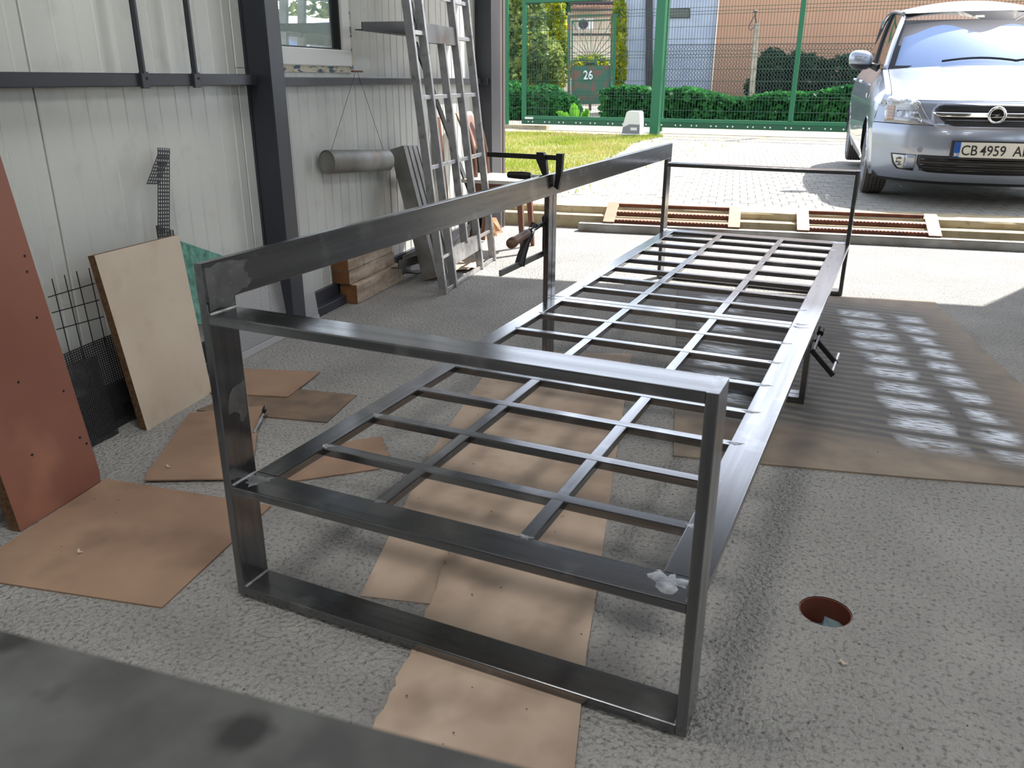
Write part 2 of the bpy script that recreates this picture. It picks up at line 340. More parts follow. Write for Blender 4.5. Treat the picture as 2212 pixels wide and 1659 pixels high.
dr = thing('floor_drain_pipe', (HC.x, HC.y, -.3), 'open brown drain pipe sunk into the concrete floor right of the steel frame', 'pipe')
m = MB(); m.grid(lambda i, j: HC + Vector(((HR - (.003 if i in (2, 3) else 0)) * math.cos(2 * math.pi * j / 40), (HR - (.003 if i in (2, 3) else 0)) * math.sin(2 * math.pi * j / 40), (-.3, -.002, -.002, -.3)[i])), 4, 40, closed=True)
m.build('pipe_wall', pipe_m, dr)
m = MB(); m.cyl(HC + Vector((0, 0, -.3)), HC + Vector((0, 0, -.29)), HR); m.build('pipe_bottom', pipe_m, dr)
m = MB()
def bagf(i, j):
    a = 2 * math.pi * j / 20; r = .047 * math.sin(math.pi * min(i, 5) / 10) if i < 6 else .047
    z = -.026 + .014 * math.cos(a * 1.0 + .6) + .006 * math.sin(3 * a) - .03 * (i / 5 if i < 6 else 1 + (i - 5) * 1.5)
    return HC + Vector((r * math.cos(a), r * math.sin(a), z))
m.grid(bagf, 8, 20, closed=True); tag(m.build('drain_plug', bag_m), 'crumpled blue grey plug stuffed inside the brown floor drain', 'plug')

# left wall: sandwich panels with shallow grooves, each panel a part
wall = structure(thing('wall_left', bl(-.12, -2.5, 0)))
m = MB().box(-.16, -.125, -7.2, 0, 0, 1.12, BM); m.box(-.16, -.125, -7.2, -3.0, 1.12, 3.5, BM); m.box(-.16, -.125, -2.2, 0, 1.12, 3.5, BM); m.box(-.16, -.125, -3.0, -2.2, 2.15, 3.5, BM); m.build('wall_core', ceil_m, wall, smooth=False)
WB0, WB1, WZ0, WZ1 = -2.985, -2.2, 1.13, 2.15
def wall_panel(b0, b1, z0, z1):
    pts = [(-.125, b0), (-.073, b0), (-.070, b0 + .004)]
    k = 0; b = math.ceil((b0 + 7.15) / .0833 - 1e-6) * .0833 - 7.15 + .03
    while b < b1 - .02:
        d = .0035 if k % 2 == 0 else -.0028
        pts += [(-.070, b - .006), (-.070 - d, b - .002), (-.070 - d, b + .002), (-.070, b + .006)]; b += .0833; k += 1
    pts += [(-.070, b1 - .004), (-.073, b1), (-.125, b1)]
    n = len(pts); m = MB()
    m.add([bl(a, bb, z0) for a, bb in pts] + [bl(a, bb, z1) for a, bb in pts], [(i, i + 1, n + i + 1, n + i) for i in range(n - 1)] + [tuple(range(n)), tuple(range(n, 2 * n))[::-1]])
    for f in range(len(m.f)): m.f[f] = m.f[f][::-1]
    m.build('wall_panel', panel_m, wall, smooth=False)
for k in range(7):
    b0 = -7.15 + k + .003; b1 = -6.15 + k - .003
    if k == 4:
        wall_panel(b0, b1, .1, WZ0 - .002); wall_panel(b0, b1, WZ1 + .002, 3.45); wall_panel(b0, WB0 - .004, WZ0, WZ1); wall_panel(WB1 + .004, b1, WZ0, WZ1)
    else: wall_panel(b0, b1, .1, 3.45)
wall_panel(-.147, -.003, .1, 3.45)
t = structure(thing('trim_1', bl(0, -2, 0)))
MB().box(-.075, -.046, -7.1, -.34, 0, .102, BM).build('base_flashing', dark_steel, t, smooth=False)
MB().box(-.046, 0, -7.1, -.34, 0, .046, BM, c=.004).build('base_channel', dark_steel, t)
t = structure(thing('trim_2', bl(-.04, -4, 1.08)))
MB().box(-.070, -.010, -7.1, -3.105, 1.062, 1.104, BM, c=.003).build('wall_girt', dark_steel, t)
MB().box(-.070, -.016, -2.98, -.335, 1.056, 1.094, BM, c=.003).build('wall_girt', dark_steel, t)
MB().box(-.03, .03, -.355, -.332, 1.05, 1.095, BM, c=.003).build('girt_bracket', dark_steel, t)
# H column and jamb
t = structure(thing('trim_3', bl(0, -3.04, 0)))
m = MB().box(.040, .050, -3.09, -2.99, 0, 3.5, BM, c=.002); m.box(-.07, -.06, -3.09, -2.99, 0, 3.5, BM); m.box(-.06, .041, -3.084, -3.072, 0, 3.5, BM); m.build('steel_column', dark_steel, t)
t = structure(thing('trim_4', bl(0, -.2, 0)))
MB().box(-.07, .050, -.33, -.13, 0, 3.4, BM, c=.004).build('corner_column', dark_steel, t)
m = MB().box(-.07, .048, -.125, -.075, 0, 3.4, BM, c=.003); m.box(-.07, .035, -.075, -.055, 0, 3.4, BM); m.box(-.07, .048, -.055, -.005, 0, 3.4, BM, c=.003); m.build('door_track', track_m, t)
# two thin vertical bars standing on the girt
for i, (bb, lab) in enumerate(((-3.765, 'black vertical angle bar on the wall, farther of the two from the column'), (-3.497, 'black vertical angle bar on the wall, nearer of the two to the column'))):
    o = thing('angle_bar', bl(-.01, bb, 1.06), lab, 'bar', 'angle bars above the girt')
    m = MB().box(-.012, -.008, bb - .005, bb + .016, 1.104, 3.4, BM); m.box(-.012, .008, bb - .005, bb + .004, 1.104, 3.4, BM); m.build('angle', dark_steel, o, smooth=False)
    MB().box(-.010, .003, bb - .012, bb + .022, 1.056, 1.108, BM, c=.002).build('end_lug', dark_steel, o)
    MB().cyl(bl(.003, bb + .012, 1.088), bl(.006, bb + .012, 1.088), .004).build('bolt', black_m, o)
# window in the left wall
wdw = structure(thing('window_1', bl(-.07, -2.6, WZ0)))
m = MB(); FW = .075
m.box(-.125, -.052, WB0, WB1, WZ0 + .015, WZ0 + .015 + FW, BM, c=.004); m.box(-.125, -.052, WB0, WB1, WZ1 - FW, WZ1, BM, c=.004)
m.box(-.125, -.052, WB0, WB0 + FW, WZ0 + .015 + FW, WZ1 - FW, BM, c=.004); m.box(-.125, -.052, WB1 - FW, WB1, WZ0 + .015 + FW, WZ1 - FW, BM, c=.004)
m.build('window_frame', white_pvc, wdw)
m = MB(); g0 = WB0 + FW; g1 = WB1 - FW; h0 = WZ0 + .015 + FW; h1 = WZ1 - FW
for bx in ((g0, g1, h0, h0 + .006), (g0, g1, h1 - .006, h1), (g0, g0 + .006, h0, h1), (g1 - .012, g1, h0, h1)): m.box(-.100, -.066, bx[0], bx[1], bx[2], bx[3], BM)
m.build('glazing_gasket', black_m, wdw, smooth=False)
MB().box(-.092, -.088, g0, g1, h0, h1, BM).build('pane', mirror_glass, wdw, smooth=False)
m = MB().box(-.071, -.064, WB0, WB1 + .012, WZ0 - .014, WZ0 + .014, BM); m.box(-.071, -.060, WB1, WB1 + .026, WZ0, WZ1, BM); m.build('film_strip', film_m, wdw, smooth=False)
# other walls, ceiling: unseen panels closing the hall, dimness put into their dark colour
structure(MB().box(5.1, 5.25, -4.6, 6.0, 0, .9).box(5.1, 5.25, -4.6, 6.0, 2.6, 3.5).box(5.1, 5.25, -4.6, -3.6, .9, 2.6).box(5.1, 5.25, -1.2, -.4, .9, 2.6).box(5.1, 5.25, 2.0, 6.0, .9, 2.6).build('wall_right', ceil_m, smooth=False))
structure(MB().box(-2.0, 5.2, -4.75, -4.6, 0, 3.5).build('wall_back', back_m, smooth=False))
m = MB().box(-.25, 4.30, -.02, .10, 2.70, 3.5, DM); m.box(4.30, 7.2, -.02, .10, 0, 3.5, DM); structure(m.build('wall_front', ceil_m, smooth=False))
structure(MB().prism([Vector((-2.4, -4.8, 3.5)), Vector((5.4, -4.8, 3.5)), DM @ Vector((7.0, .1, 3.5)), DM @ Vector((-.45, .1, 3.5))], (0, 0, .12)).build('ceiling', ceil_m, smooth=False))
# ceiling lamps
for i, (x, y, lab) in enumerate(((.05, -.15, 'white ceiling lamp above the near end of the bench'), (2.6, -.6, 'white ceiling lamp right of the near bench end'), (.2, -3.0, 'white ceiling lamp behind the photographer on the wall side'), (2.7, -3.0, 'white ceiling lamp behind the photographer on the right'), (2.7, 2.2, 'white ceiling lamp right of the far bench end'))):
    o = thing('ceiling_lamp', (x, y, 3.4), lab, 'lamp', 'ceiling lamps')
    MB().box(x - .36, x + .36, y - .36, y + .36, 3.44, 3.499, c=.01).build('housing', white_pvc, o)
    MB().box(x - .33, x + .33, y - .33, y + .33, 3.432, 3.441).build('diffuser', glow_m, o, smooth=False)
    ld = bpy.data.lights.new('lamp_light', 'AREA'); ld.shape = 'RECTANGLE'; ld.size = .64; ld.size_y = .64; ld.energy = LAMP_W * (1.5 if i == 0 else 1); ld.color = (1, .985, .96)
    lo = bpy.data.objects.new('lamp_light', ld); COL.objects.link(lo); lo.parent = o; lo.location = (0, 0, .028)

# ------------------------------------------------------------------ outside ground: kerb, paving, turf, street
GZ = .15
curb = structure(thing('door_sill', DM @ Vector((1, .2, 0))))
MB().box(-.35, 6.2, 0, .125, -.02, .098, DM, c=.006).build('sill_step', concrete_pale, curb)
m = MB()
n = 60
def kf(i, j):
    p = -.35 + 6.55 * i / n; e = .006 * math.sin(7.3 * p) + .005 * math.sin(19 * p + 1)
    return DM @ Vector([(p, .122 + e, 0), (p, .122 + e, .138), (p, .133 + e * 1.5, .151), (p, .46, .151), (p, .46, 0)][j])
m.grid(kf, n + 1, 5, flip=True); m.build('sill_edge', concrete_pale, curb)
structure(MB().box(-30, 40, .40, 60, -.1, .118, DM).build('ground', sand_m, smooth=False))
structure(MB().box(-30, 30, 13.6, 36, -.05, .14).build('street', street_m, smooth=False))
structure(MB().box(-8, 6, 13.55, 14.1, .0, .158, c=.01).build('track_kerb', concrete_pale, smooth=False))
# boundary between turf and paving
B0 = fp(1085, 386, GZ); B1 = fp(1195, 378, GZ); B2 = fp(1290, 355, GZ); B3 = fp(1370, 308, GZ)
def paved(x, y):
    pts = [B0, B1, B2, B3]
    if y > B3.y: return x > B3.x
    for p, q in zip(pts[:-1], pts[1:]):
        if min(p.y, q.y) <= y <= max(p.y, q.y):
            return x > p.x + (q.x - p.x) * (y - p.y) / (q.y - p.y)
    return True
pav = structure(thing('paving', (.5, 7, GZ)))
PW, PD = .128, .166
def paver_mesh(v):
    d = .007 * (1 if v else -1); z1 = .032; c = .003; g = .0016
    o = [(g, g), (PW / 2, g + d), (PW - g, g), (PW - g, PD - g), (PW / 2, PD - g + d), (g, PD - g)]
    cx, cy = PW / 2, PD / 2
    ins = [(x + (cx - x) / abs(cx - x) * c if abs(cx - x) > 1e-6 else x, y + (cy - y) / abs(cy - y) * c) for x, y in o]
    V = [(x, y, 0) for x, y in o] + [(x, y, z1 - c) for x, y in o] + [(x, y, z1) for x, y in ins]
    F = [(i, (i + 1) % 6, 6 + (i + 1) % 6, 6 + i) for i in range(6)] + [(6 + i, 6 + (i + 1) % 6, 12 + (i + 1) % 6, 12 + i) for i in range(6)] + [tuple(range(12, 18))]
    me = bpy.data.meshes.new('paver'); me.from_pydata(V, [], F); me.materials.append(paver_m); return me, V, F
PMS = [paver_mesh(0), paver_mesh(1)]
R2 = DM.to_3x3().to_4x4(); cnt = 0; rest = MB()
for r in range(54):
    for c in range(-30, 60):
        pos = DM @ Vector((c * PW + (r % 2) * PW / 2 - .02, .462 + r * PD, .118))
        u_ok = -2.9 < pos.x < 3.6 and paved(pos.x + .06, pos.y + .08) and pos.y < 13.5
        if not u_ok: continue
        dz = random.uniform(-.0015, .0015)
        rel = Vector(pos) - Vector(CAMC); dep = rel.dot(Vector(_fwd)); uu = 1106 + CAMF * rel.dot(Vector(_right)) / dep
        if cnt < 300 and 1150 < uu < 2230 and dep < 8.2:
            o = bpy.data.objects.new('paver', PMS[(c + r) % 2][0]); COL.objects.link(o); o.parent = pav
            o.matrix_parent_inverse = Matrix.Translation(-pav.location); o.location = pos + Vector((0, 0, dz)); o.rotation_euler.z = AD; cnt += 1
        else:
            me, V, F = PMS[(c + r) % 2]; T = Matrix.Translation(pos + Vector((0, 0, dz))) @ R2; rest.add([T @ Vector(v) for v in V], F)
o = rest.build('paver_field', paver_m, pav, smooth=False); o['kind'] = 'stuff'
# turf
m = MB(); poly = [B0 + Vector((0, -.15, 0)), B1, B2, B3, Vector((B3.x, 13.5, GZ)), Vector((-9, 13.5, GZ)), Vector((-9, 4.9, GZ)), Vector((-2.0, 4.6, GZ))]
m.add([Vector((p.x, p.y, .15)) for p in poly], [tuple(range(len(poly)))]); structure(m.build('turf', soil_m, smooth=False))
m = MB(); k = 0
while k < 15000:
    y = random.uniform(5.6, 13.5); x = random.uniform(-8, -1.2)
    if paved(x - .05, y) and random.random() > .03: continue
    d = math.hypot(x - 1.2, y + 1.15); uu = 1106 + CAMF * Vector((x - CAMC[0], y - CAMC[1], .15 - CAMC[2])).dot(Vector(_right)) / Vector((x - CAMC[0], y - CAMC[1], .15 - CAMC[2])).dot(Vector(_fwd))
    if uu < 1040: continue
    h = random.uniform(.015, .06) * (1 + .5 * math.sin(3 * x) * math.sin(2.3 * y)); a = random.uniform(0, 6.28); wd = random.uniform(.004, .009)
    bx, by = math.cos(a), math.sin(a); lx, ly = random.uniform(-.5, .5) * h, random.uniform(-.5, .5) * h
    m.add([(x - bx * wd, y - by * wd, .148), (x + bx * wd, y + by * wd, .148), (x + lx, y + ly, .15 + h)], [(0, 1, 2)]); k += 1
o = m.build('lawn_grass', grass_m, smooth=False); tag(o, 'sunlit yellow green lawn outside the doorway beside the paving', 'grass', kind='stuff')

# ------------------------------------------------------------------ the steel bench: two frames clamped together
BW, BL, HS, HA, HB = 1.0136, 3.5336, .2723, .6466, .7486
TT, TW = .02, .08
YM = 1.778                                  # seam between the two frames
slats_near = [.240, .448, .663, .880, 1.098, 1.316, 1.531]
slats_far = [1.985, 2.193, 2.411, 2.617, 2.843, 3.056, 3.262]
LX = [(.326, .357), (.652, .684)]
def bench_unit(y0, y1, flip, label, slats):
    # outer end (wide tubes, armrest) at y0 for the near frame, at y1 for the far one; inner end has narrow tubes
    o = thing('bench_frame', (.5, (y0 + y1) / 2, 0), label, 'bench frame', 'clamped halves of the steel bench')
    ow, iw = TW, .04
    oy = (y0, y0 + ow) if not flip else (y1 - ow, y1)
    iy = (y1 - iw, y1) if not flip else (y0, y0 + iw)
    oc, ic = sum(oy) / 2, sum(iy) / 2
    def zbar(x, yc, wd, z0, z1, nm): MB().bar((x, yc, z0), (x, yc, z1), TT, wd, up=(0, 1, 0)).build(nm, steel_z, o)
    def xbar(x0, x1, yc, wd, z, nm, hh=TT): return MB().bar((x0, yc, z), (x1, yc, z), wd, hh).build(nm, steel_x, o)
    def ybar(xc, wd, ya, yb, z, nm, hh=TT): return MB().bar((xc, ya, z), (xc, yb, z), wd, hh).build(nm, steel_y, o)
    # outer end frame
    zbar(TT / 2, oc, ow, 0, HB - TW + .0, 'post'); zbar(BW - TT / 2, oc, ow, 0, HA, 'post')
    xbar(TT, BW - TT, oc, ow, TT / 2, 'bottom_rail'); xbar(TT, BW - TT, oc, ow, HA - TT / 2, 'arm_rail')
    # inner end frame
    zbar(TT / 2, ic, iw, 0, HB - TW, 'post'); zbar(BW - TT / 2, ic, iw, 0, HS - TT, 'leg'); xbar(TT, BW - TT, ic, iw, TT / 2, 'bottom_rail')
    # back beam
    MB().bar((TT / 2, y0, HB - TW / 2), (TT / 2, y1, HB - TW / 2), TT, TW).build('back_beam', steel_y, o)
    # seat
    z = HS - TT / 2
    xbar(TT, BW - TT, oc, ow, z, 'seat_rail')
    a, b = (oy[1], y1) if not flip else (y0, oy[0])
    L = ybar(.05, .06, a, b, z, 'seat_rail'); Rr = ybar(BW - .04, TW, a, b, z, 'seat_rail')
    xbar(.08, BW - TW, ic, iw, z, 'seat_rail')
    for s in slats: xbar(.08, BW - TW, s + .015, .03, HS - .0102, 'slat')
    aa, bb = (oy[1], iy[0]) if not flip else (iy[1], oy[0])
    for x0, x1 in LX: ybar((x0 + x1) / 2, .03, aa, bb, HS - .0108, 'grid_bar')
    # ground welds: low irregular beads on the top face
    def weld(x, y, rx, ry, nm='weld'):
        k = 26; ang0 = random.random() * 6; P = []
        for i in range(k):
            a_ = 2 * math.pi * i / k + ang0; r = random.uniform(.55, 1.15) * (1 + .25 * math.sin(3 * a_)); P.append(Vector((x + rx * r * math.cos(a_), y + ry * r * math.sin(a_), HS - .0003)))
        m = MB(); ctr = Vector((x, y, HS + .0007)); m.add(P + [p.lerp(ctr, .35) + Vector((0, 0, .0006)) for p in P], [(i, (i + 1) % k, k + (i + 1) % k, k + i) for i in range(k)] + [tuple(range(k, 2 * k))]); m.build(nm, weld_m, o)
    for s in slats:
        weld(BW - TW + .012, s + .015, random.uniform(.014, .030), .012); weld(.078, s + .015, random.uniform(.008, .018), .012)
    for x0, x1 in LX:
        yy = oy[1] if not flip else oy[0]; weld((x0 + x1) / 2, yy, .016, .010)
    weld(.050, oc + .008, .034, .030); weld(BW - .062, oc + .010, .040, .034); weld(.04, ic, .03, .016); weld(BW - .05, ic, .03, .014)
    # inside corner fillets at the outer end frame
    for x, zz in ((TT, TT), (TT, HS), (TT, HA), (BW - TT, TT), (BW - TT, HS)): MB().path([(x, oy[0] + .004, zz), (x, oy[1] - .004, zz)], .0035, 6).build('weld_seam', weld_m, o)
    if not flip:
        def sidepatch(pts, nm='ground_patch'):
            ctr = sum((Vector((TT, y, z)) for y, z in pts), Vector()) / len(pts); P = []
            for k in range(len(pts)):
                a_, b_ = Vector((TT - .0003, *pts[k])), Vector((TT - .0003, *pts[(k + 1) % len(pts)]))
                for q_ in range(3): 
                    p_ = a_.lerp(b_, q_ / 3); P.append(p_ + Vector((0, random.uniform(-.004, .004), random.uniform(-.004, .004))) * (1 if q_ else 0))
            m = MB(); m.prism(P, (.0009, 0, 0)); m.build(nm, patch_m, o, smooth=False)
        sidepatch([(.006, .652), (.006, .740), (.06, .742), (.125, .735), (.11, .715), (.13, .695), (.115, .678), (.078, .672), (.076, .652)])
        sidepatch([(.030, .470), (.074, .490), (.074, .415), (.055, .400), (.045, .425), (.020, .430)])
    o.location.z += .0066
    return o
bench_unit(0, YM - .0005, False, 'near half of the bare steel bench frame with armrest, grid seat and tall left post', slats_near)
bench_unit(YM + .0005, BL, True, 'far half of the bare steel bench frame standing in the sunlit part of the floor', slats_far)

# ------------------------------------------------------------------ clamps
c1 = thing('bar_clamp', (0, YM, HB), 'black bar clamp lying across the top of the back beam', 'clamp', 'clamps on the bench frame')
y = YM + .005
MB().bar((.045, y, .806), (-.27, y + .02, .806), .008, .018, r=.001).build('rail', black_m, c1)
m = MB(); m.prism([Vector((x, y - .010, z)) for x, z in ((.024, .700), (.040, .690), (.052, .745), (.056, .822), (.030, .822), (.030, .752))], (0, .020, 0)); m.build('fixed_jaw', black_m, c1)
m = MB(); m.prism([Vector((x, y - .010, z)) for x, z in ((-.020, .735), (-.004, .735), (-.012, .800), (-.022, .824), (-.050, .824), (-.050, .795))], (0, .020, 0)); m.build('sliding_jaw', black_m, c1)
MB().cyl((-.0015, y, .735), (-.09, y, .735), .006).build('screw', bright_steel, c1)
MB().lathe([(.006, 0), (.013, .004), (.015, .03), (.0135, .07), (.012, .095), (.005, .1)], (-.075, y, .735), (-1, 0, 0)).build('handle', black_m, c1)

c2 = thing('bar_clamp', (-.03, 1.7, .5), 'bar clamp with worn wooden handle gripping the middle back post', 'clamp', 'clamps on the bench frame')
X2 = -.012
MB().bar((X2 - .02, 1.84, .435), (X2 - .02, 1.42, .435), .009, .022, r=.001).build('rail', galv_m, c2)
m = MB(); m.prism([Vector((X2 - .030, yy, zz)) for yy, zz in ((1.818, .575), (1.832, .582), (1.846, .55), (1.846, .425), (1.826, .425), (1.826, .53))], (.042, 0, 0)); m.build('fixed_jaw', black_m, c2)
m = MB(); m.path([(X2 - .02, 1.588, .432), (X2 - .018, 1.606, .47), (X2 - .012, 1.635, .515), (X2 - .005, 1.668, .556), (X2, 1.68, .572)], [.020, .017, .0135, .013, .015], 10); m.build('sliding_jaw', black_m, c2)
MB().cyl((X2 + .006, 1.735, .565), (X2 + .003, 1.60, .548), .008).build('screw', black_m, c2)
MB().lathe([(.010, 0), (.012, .006), (.009, .015), (.014, .02), (.014, .032), (.0135, .036)], (X2 + .003, 1.655, .555), (0, -1, -.12), 18).build('ferrule', chrome, c2)
MB().lathe([(.011, 0), (.015, .005), (.0165, .025), (.0155, .06), (.0165, .10), (.020, .125), (.0185, .142), (.010, .152), (.001, .154)], (X2 + .001, 1.618, .550), (-.05, -1, -.13), 20).build('handle', handle_m, c2)

c3 = thing('bar_clamp', (BW, 1.75, .2), 'small black clamp hanging below the right seat rail at the middle legs', 'clamp', 'clamps on the bench frame')
def arm(yy):
    m = MB(); A = Vector((BW + .004, yy, .215)); B = Vector((BW + .085, yy - .004, .135)); m.bar(A, B, .014, .017, r=.002); return m
arm(1.700).build('jaw', black_m, c3); arm(1.835).build('jaw', black_m, c3)
MB().bar((BW + .012, 1.69, .212), (BW + .012, 1.90, .212), .008, .016, r=.001).build('rail', black_m, c3)
MB().cyl((BW + .079, 1.70, .141), (BW + .083, 1.93, .141), .006).build('screw', bright_steel, c3)
MB().cyl((BW + .012, 1.90, .218), (BW + .012, 1.935, .226), .012, n=14).build('knob', black_m, c3)

for c_ in (c1, c2, c3): c_.location.z += .0066
# ------------------------------------------------------------------ boards lying on the floor
def sheet(name, px, th, m, label, cat, z=0, group=None, ragged=()):
    P = []
    n = len(px)
    for i, (u, v) in enumerate(px):
        a = fp(u, v, z + th)
        P.append(a)
        if i in ragged:
            b = fp(*px[(i + 1) % n], z + th); d = (b - a); nn = Vector((-d.y, d.x, 0)).normalized()
            k = max(4, int(d.length / .02))
            for j in range(1, k): P.append(a + d * (j / k) + nn * random.uniform(-.004, .006))
    mb = MB(); mb.prism([Vector((p.x, p.y, z + .0005)) for p in P], (0, 0, th)); o = mb.build(name, m, smooth=False); return tag(o, label, cat, group)
G = 'boards lying on the floor'
sheet('hardboard_sheet', [(229, 1034), (586, 1092), (350, 1312), (-140, 1237), (-60, 1222)], .004, hard_m, 'large brown hardboard sheet on the floor left of the near bench post', 'board', 0, G)
sheet('hardboard_sheet', [(310, 1037), (360, 962), (410, 892), (572, 876), (560, 900), (546, 1005), (520, 1034)], .004, hard_m, 'brown hardboard piece with ragged left edge behind the near left post', 'board', .0062, G, (0, 1))
sheet('hardboard_sheet', [(560, 1050), (635, 1039), (819, 1012), (840, 984), (824, 943), (770, 950), (700, 968), (600, 1010)], .004, hard_m, 'small torn hardboard piece seen through the first seat grid cell', 'board', .0005, G, (3,))
sheet('hardboard_sheet', [(424, 886), (560, 832), (770, 853), (706, 912)], .004, hard_dk, 'soot darkened hardboard sheet lying under another left of the bench', 'board', 0, G)
sheet('hardboard_sheet', [(470, 796), (560, 797), (691, 803), (622, 857), (455, 848)], .004, hard_m, 'small light brown hardboard sheet on top of the sooty one', 'board', .0047, G, (0,))
sheet('plywood_sheet', [(1082, 757), (1365, 764), (1327, 1010), (1287, 1290), (926, 1304), (778, 1287), (925, 985)], .0025, ply_m, 'long pale plywood sheet under the bench grid', 'board', 0, G)
sheet('plywood_sheet', [(977, 1178), (1290, 1268), (1268, 1405), (1240, 1670), (1000, 1760), (720, 1740), (806, 1568), (884, 1418)], .0025, ply_m, 'pale plywood sheet running under the near bottom rail towards the camera', 'board', .0032, G, (6, 7))
sheet('oversprayed_sheet', [(1464, 618), (1650, 632), (2017, 650), (2140, 770), (2320, 935), (2320, 1058), (1960, 1030), (1455, 984)], .005, overspray_m, 'large paint spattered sheet on the floor right of the bench', 'board', 0, G)

# ------------------------------------------------------------------ boards and things along the left wall
def leaning(name, corners, th, m, label, cat, edge=None, group=None, parts=None):
    # corners of the visible face, bottom-left first; thickness goes behind
    P = [Vector(c) for c in corners]; n = (P[1] - P[0]).cross(P[3] - P[0]).normalized()
    if n.dot(Vector(CAMC) - P[0]) < 0: n = -n
    o = thing(name, (P[0] + P[1]) / 2, label, cat, group)
    mb = MB(); mb.prism([p - n * .001 for p in P], n * .001); mb.build('face', m, o, smooth=False)
    mb = MB(); mb.prism([p - n * th for p in P], n * (th - .001)); mb.build('core', edge or m, o, smooth=False)
    return o, n
A0 = fp(45, 1150); A1 = fp(222, 1040); d = (A1 - A0).normalized()
upv = (Vector((0, 0, 1)) * math.cos(math.radians(8)) - E1 * math.sin(math.radians(8))).normalized()
AA = A0 - d * .0
o, n = leaning('door_panel', [AA + Vector((0, 0, .001)), A1 - d * .008 + upv * .002, A1 + upv * .03, A1 + upv * 1.75, AA + upv * 1.75], .035, red_m, 'red brown wooden panel leaning on the wall at the left edge', 'panel', chip_m)
mb = MB()
for s, hgt in ((-.045, .50), (-.030, .62), (-.022, .66), (-.035, .29), (-.03, .15), (-.014, .125), (-.16, .36), (-.19, .17)):
    q = A1 + d * s + upv * hgt; mb.cyl(q + n * .0012, q - n * .01, .0035, n=10)
mb.build('screw_hole', black_m, o)
cr = thing('gap_filler', bl(.12, -5.05, 0), 'black crate added to darken the gap left of the red brown panel', 'filler')  # added box; its black stands in for the darkness of the gap
MB().box(-.02, .22, -5.35, -4.83, .02, .44, BM, c=.006).build('body', black_m, cr)
MB().box(-.03, .23, -5.36, -4.82, .44, .47, BM, c=.006).build('rim', black_m, cr)
for bb in (-5.3, -4.9): MB().box(-.01, .21, bb, bb + .04, .0, .021, BM).build('skid', black_m, cr, smooth=False)
# beige board
b0 = fp(318, 930); b1 = fp(458, 849); t1 = wp(386, 507, .062); t0 = wp(204, 552, .078)
leaning('laminate_board', [b0, b1, t1, t0], .026, beige_m, 'beige laminate board leaning on the wall behind the near left post', 'board', chip_m)
# green board
g0 = wp(392, 640, .0); g1 = wp(560, 640, -.02); g2 = wp(492, 556, -.045); g3 = wp(388, 520, -.045)
leaning('green_board', [wp(392, 700, .0), wp(470, 700, .0), wp(560, 582, -.045), wp(492, 556, -.055), wp(388, 520, -.055)], .006, green_m, 'green speckled board corner peeking out behind the beige board', 'board')

def perforated(fn, nx, ny, hole=.62):
    xs = [0.]; ysv = [0.]
    for i in range(nx): xs += [i + (1 - hole), i + 1.]
    for i in range(ny): ysv += [i + (1 - hole), i + 1.]
    xs.append(nx + 1 - hole); ysv.append(ny + 1 - hole)
    m = MB(); nxv, nyv = len(xs), len(ysv)
    V = [fn(x / (nx + 1 - hole), y / (ny + 1 - hole)) for y in ysv for x in xs]
    F = [(j * nxv + i, j * nxv + i + 1, (j + 1) * nxv + i + 1, (j + 1) * nxv + i) for j in range(nyv - 1) for i in range(nxv - 1) if not (i % 2 == 1 and j % 2 == 1)]
    return m.add(V, F)
# perforated strip bent over at the top
s0 = thing('perforated_strip', bl(.0, -3.75, .2), 'black perforated metal strip bent like a hook above the beige board', 'strip')
SB = wp(354, 520, -.0); STP = wp(354, 322, .0); side = (wp(366, 420, 0) - wp(340, 420, 0)); sw = side.length; side.normalize()
zt = STP.z
def stripfn(u, v):
    # length: up the straight part then over a tight bend and back down to the left
    L1 = zt - SB.z; R = .012; L2 = math.pi * .8 * R; L3 = .125; T = L1 + L2 + L3; s = v * T
    base = SB + side * ((u - .5) * sw); lean = (STP - SB).normalized()
    down = (E2 * -.85 + Vector((0, 0, -1)) + E1 * .03).normalized()
    if s < L1: return base + lean * s
    top = base + lean * L1
    if s < L1 + L2:
        t = (s - L1) / L2; return top + Vector((0, 0, R * math.sin(t * math.pi))) + down * (.010 * t * t) + E1 * (.004 * t)
    return top + E1 * .004 + down * (.010 + s - L1 - L2)
o = perforated(stripfn, 5, 36, .6).build('strip', perf_dk, s0, smooth=False); solidify(o, .0012)
def curl(u, v):
    a = .4 + 2.4 * v; return wp(350, 512, -.01) + E2 * (-.015 + .075 * v - .025 * math.sin(a)) + E1 * (.012 * math.cos(a * 2)) + Vector((0, 0, -.01 + .05 * u * (1 - .55 * v) + .012 * math.sin(a)))
o = perforated(curl, 5, 12, .6).build('curled_end', perf_dk, s0, smooth=False); solidify(o, .001)
# steel wire grid between the red panel and the beige board
wg = thing('wire_grid', bl(.05, -4.4, 0), 'dark reinforcement wire grid standing between the red and beige boards', 'grid')
for i, (u0, v0, u1, v1) in enumerate(((112, 602, 150, 760), (139, 594, 178, 760), (165, 586, 206, 760), (192, 579, 232, 760))):
    MB().path([wp(u0, v0, .0), wp(u1, v1, .005), wp(u1 + 25, v1 + 90, .01)], .0017, 6).build('wire', black_m, wg)
for i, (u0, v0, u1, v1) in enumerate(((104, 642, 205, 612), (112, 676, 214, 648), (122, 712, 224, 684))):
    MB().path([wp(u0, v0, .003), wp(u1, v1, .003)], .0017, 6).build('wire', black_m, wg)
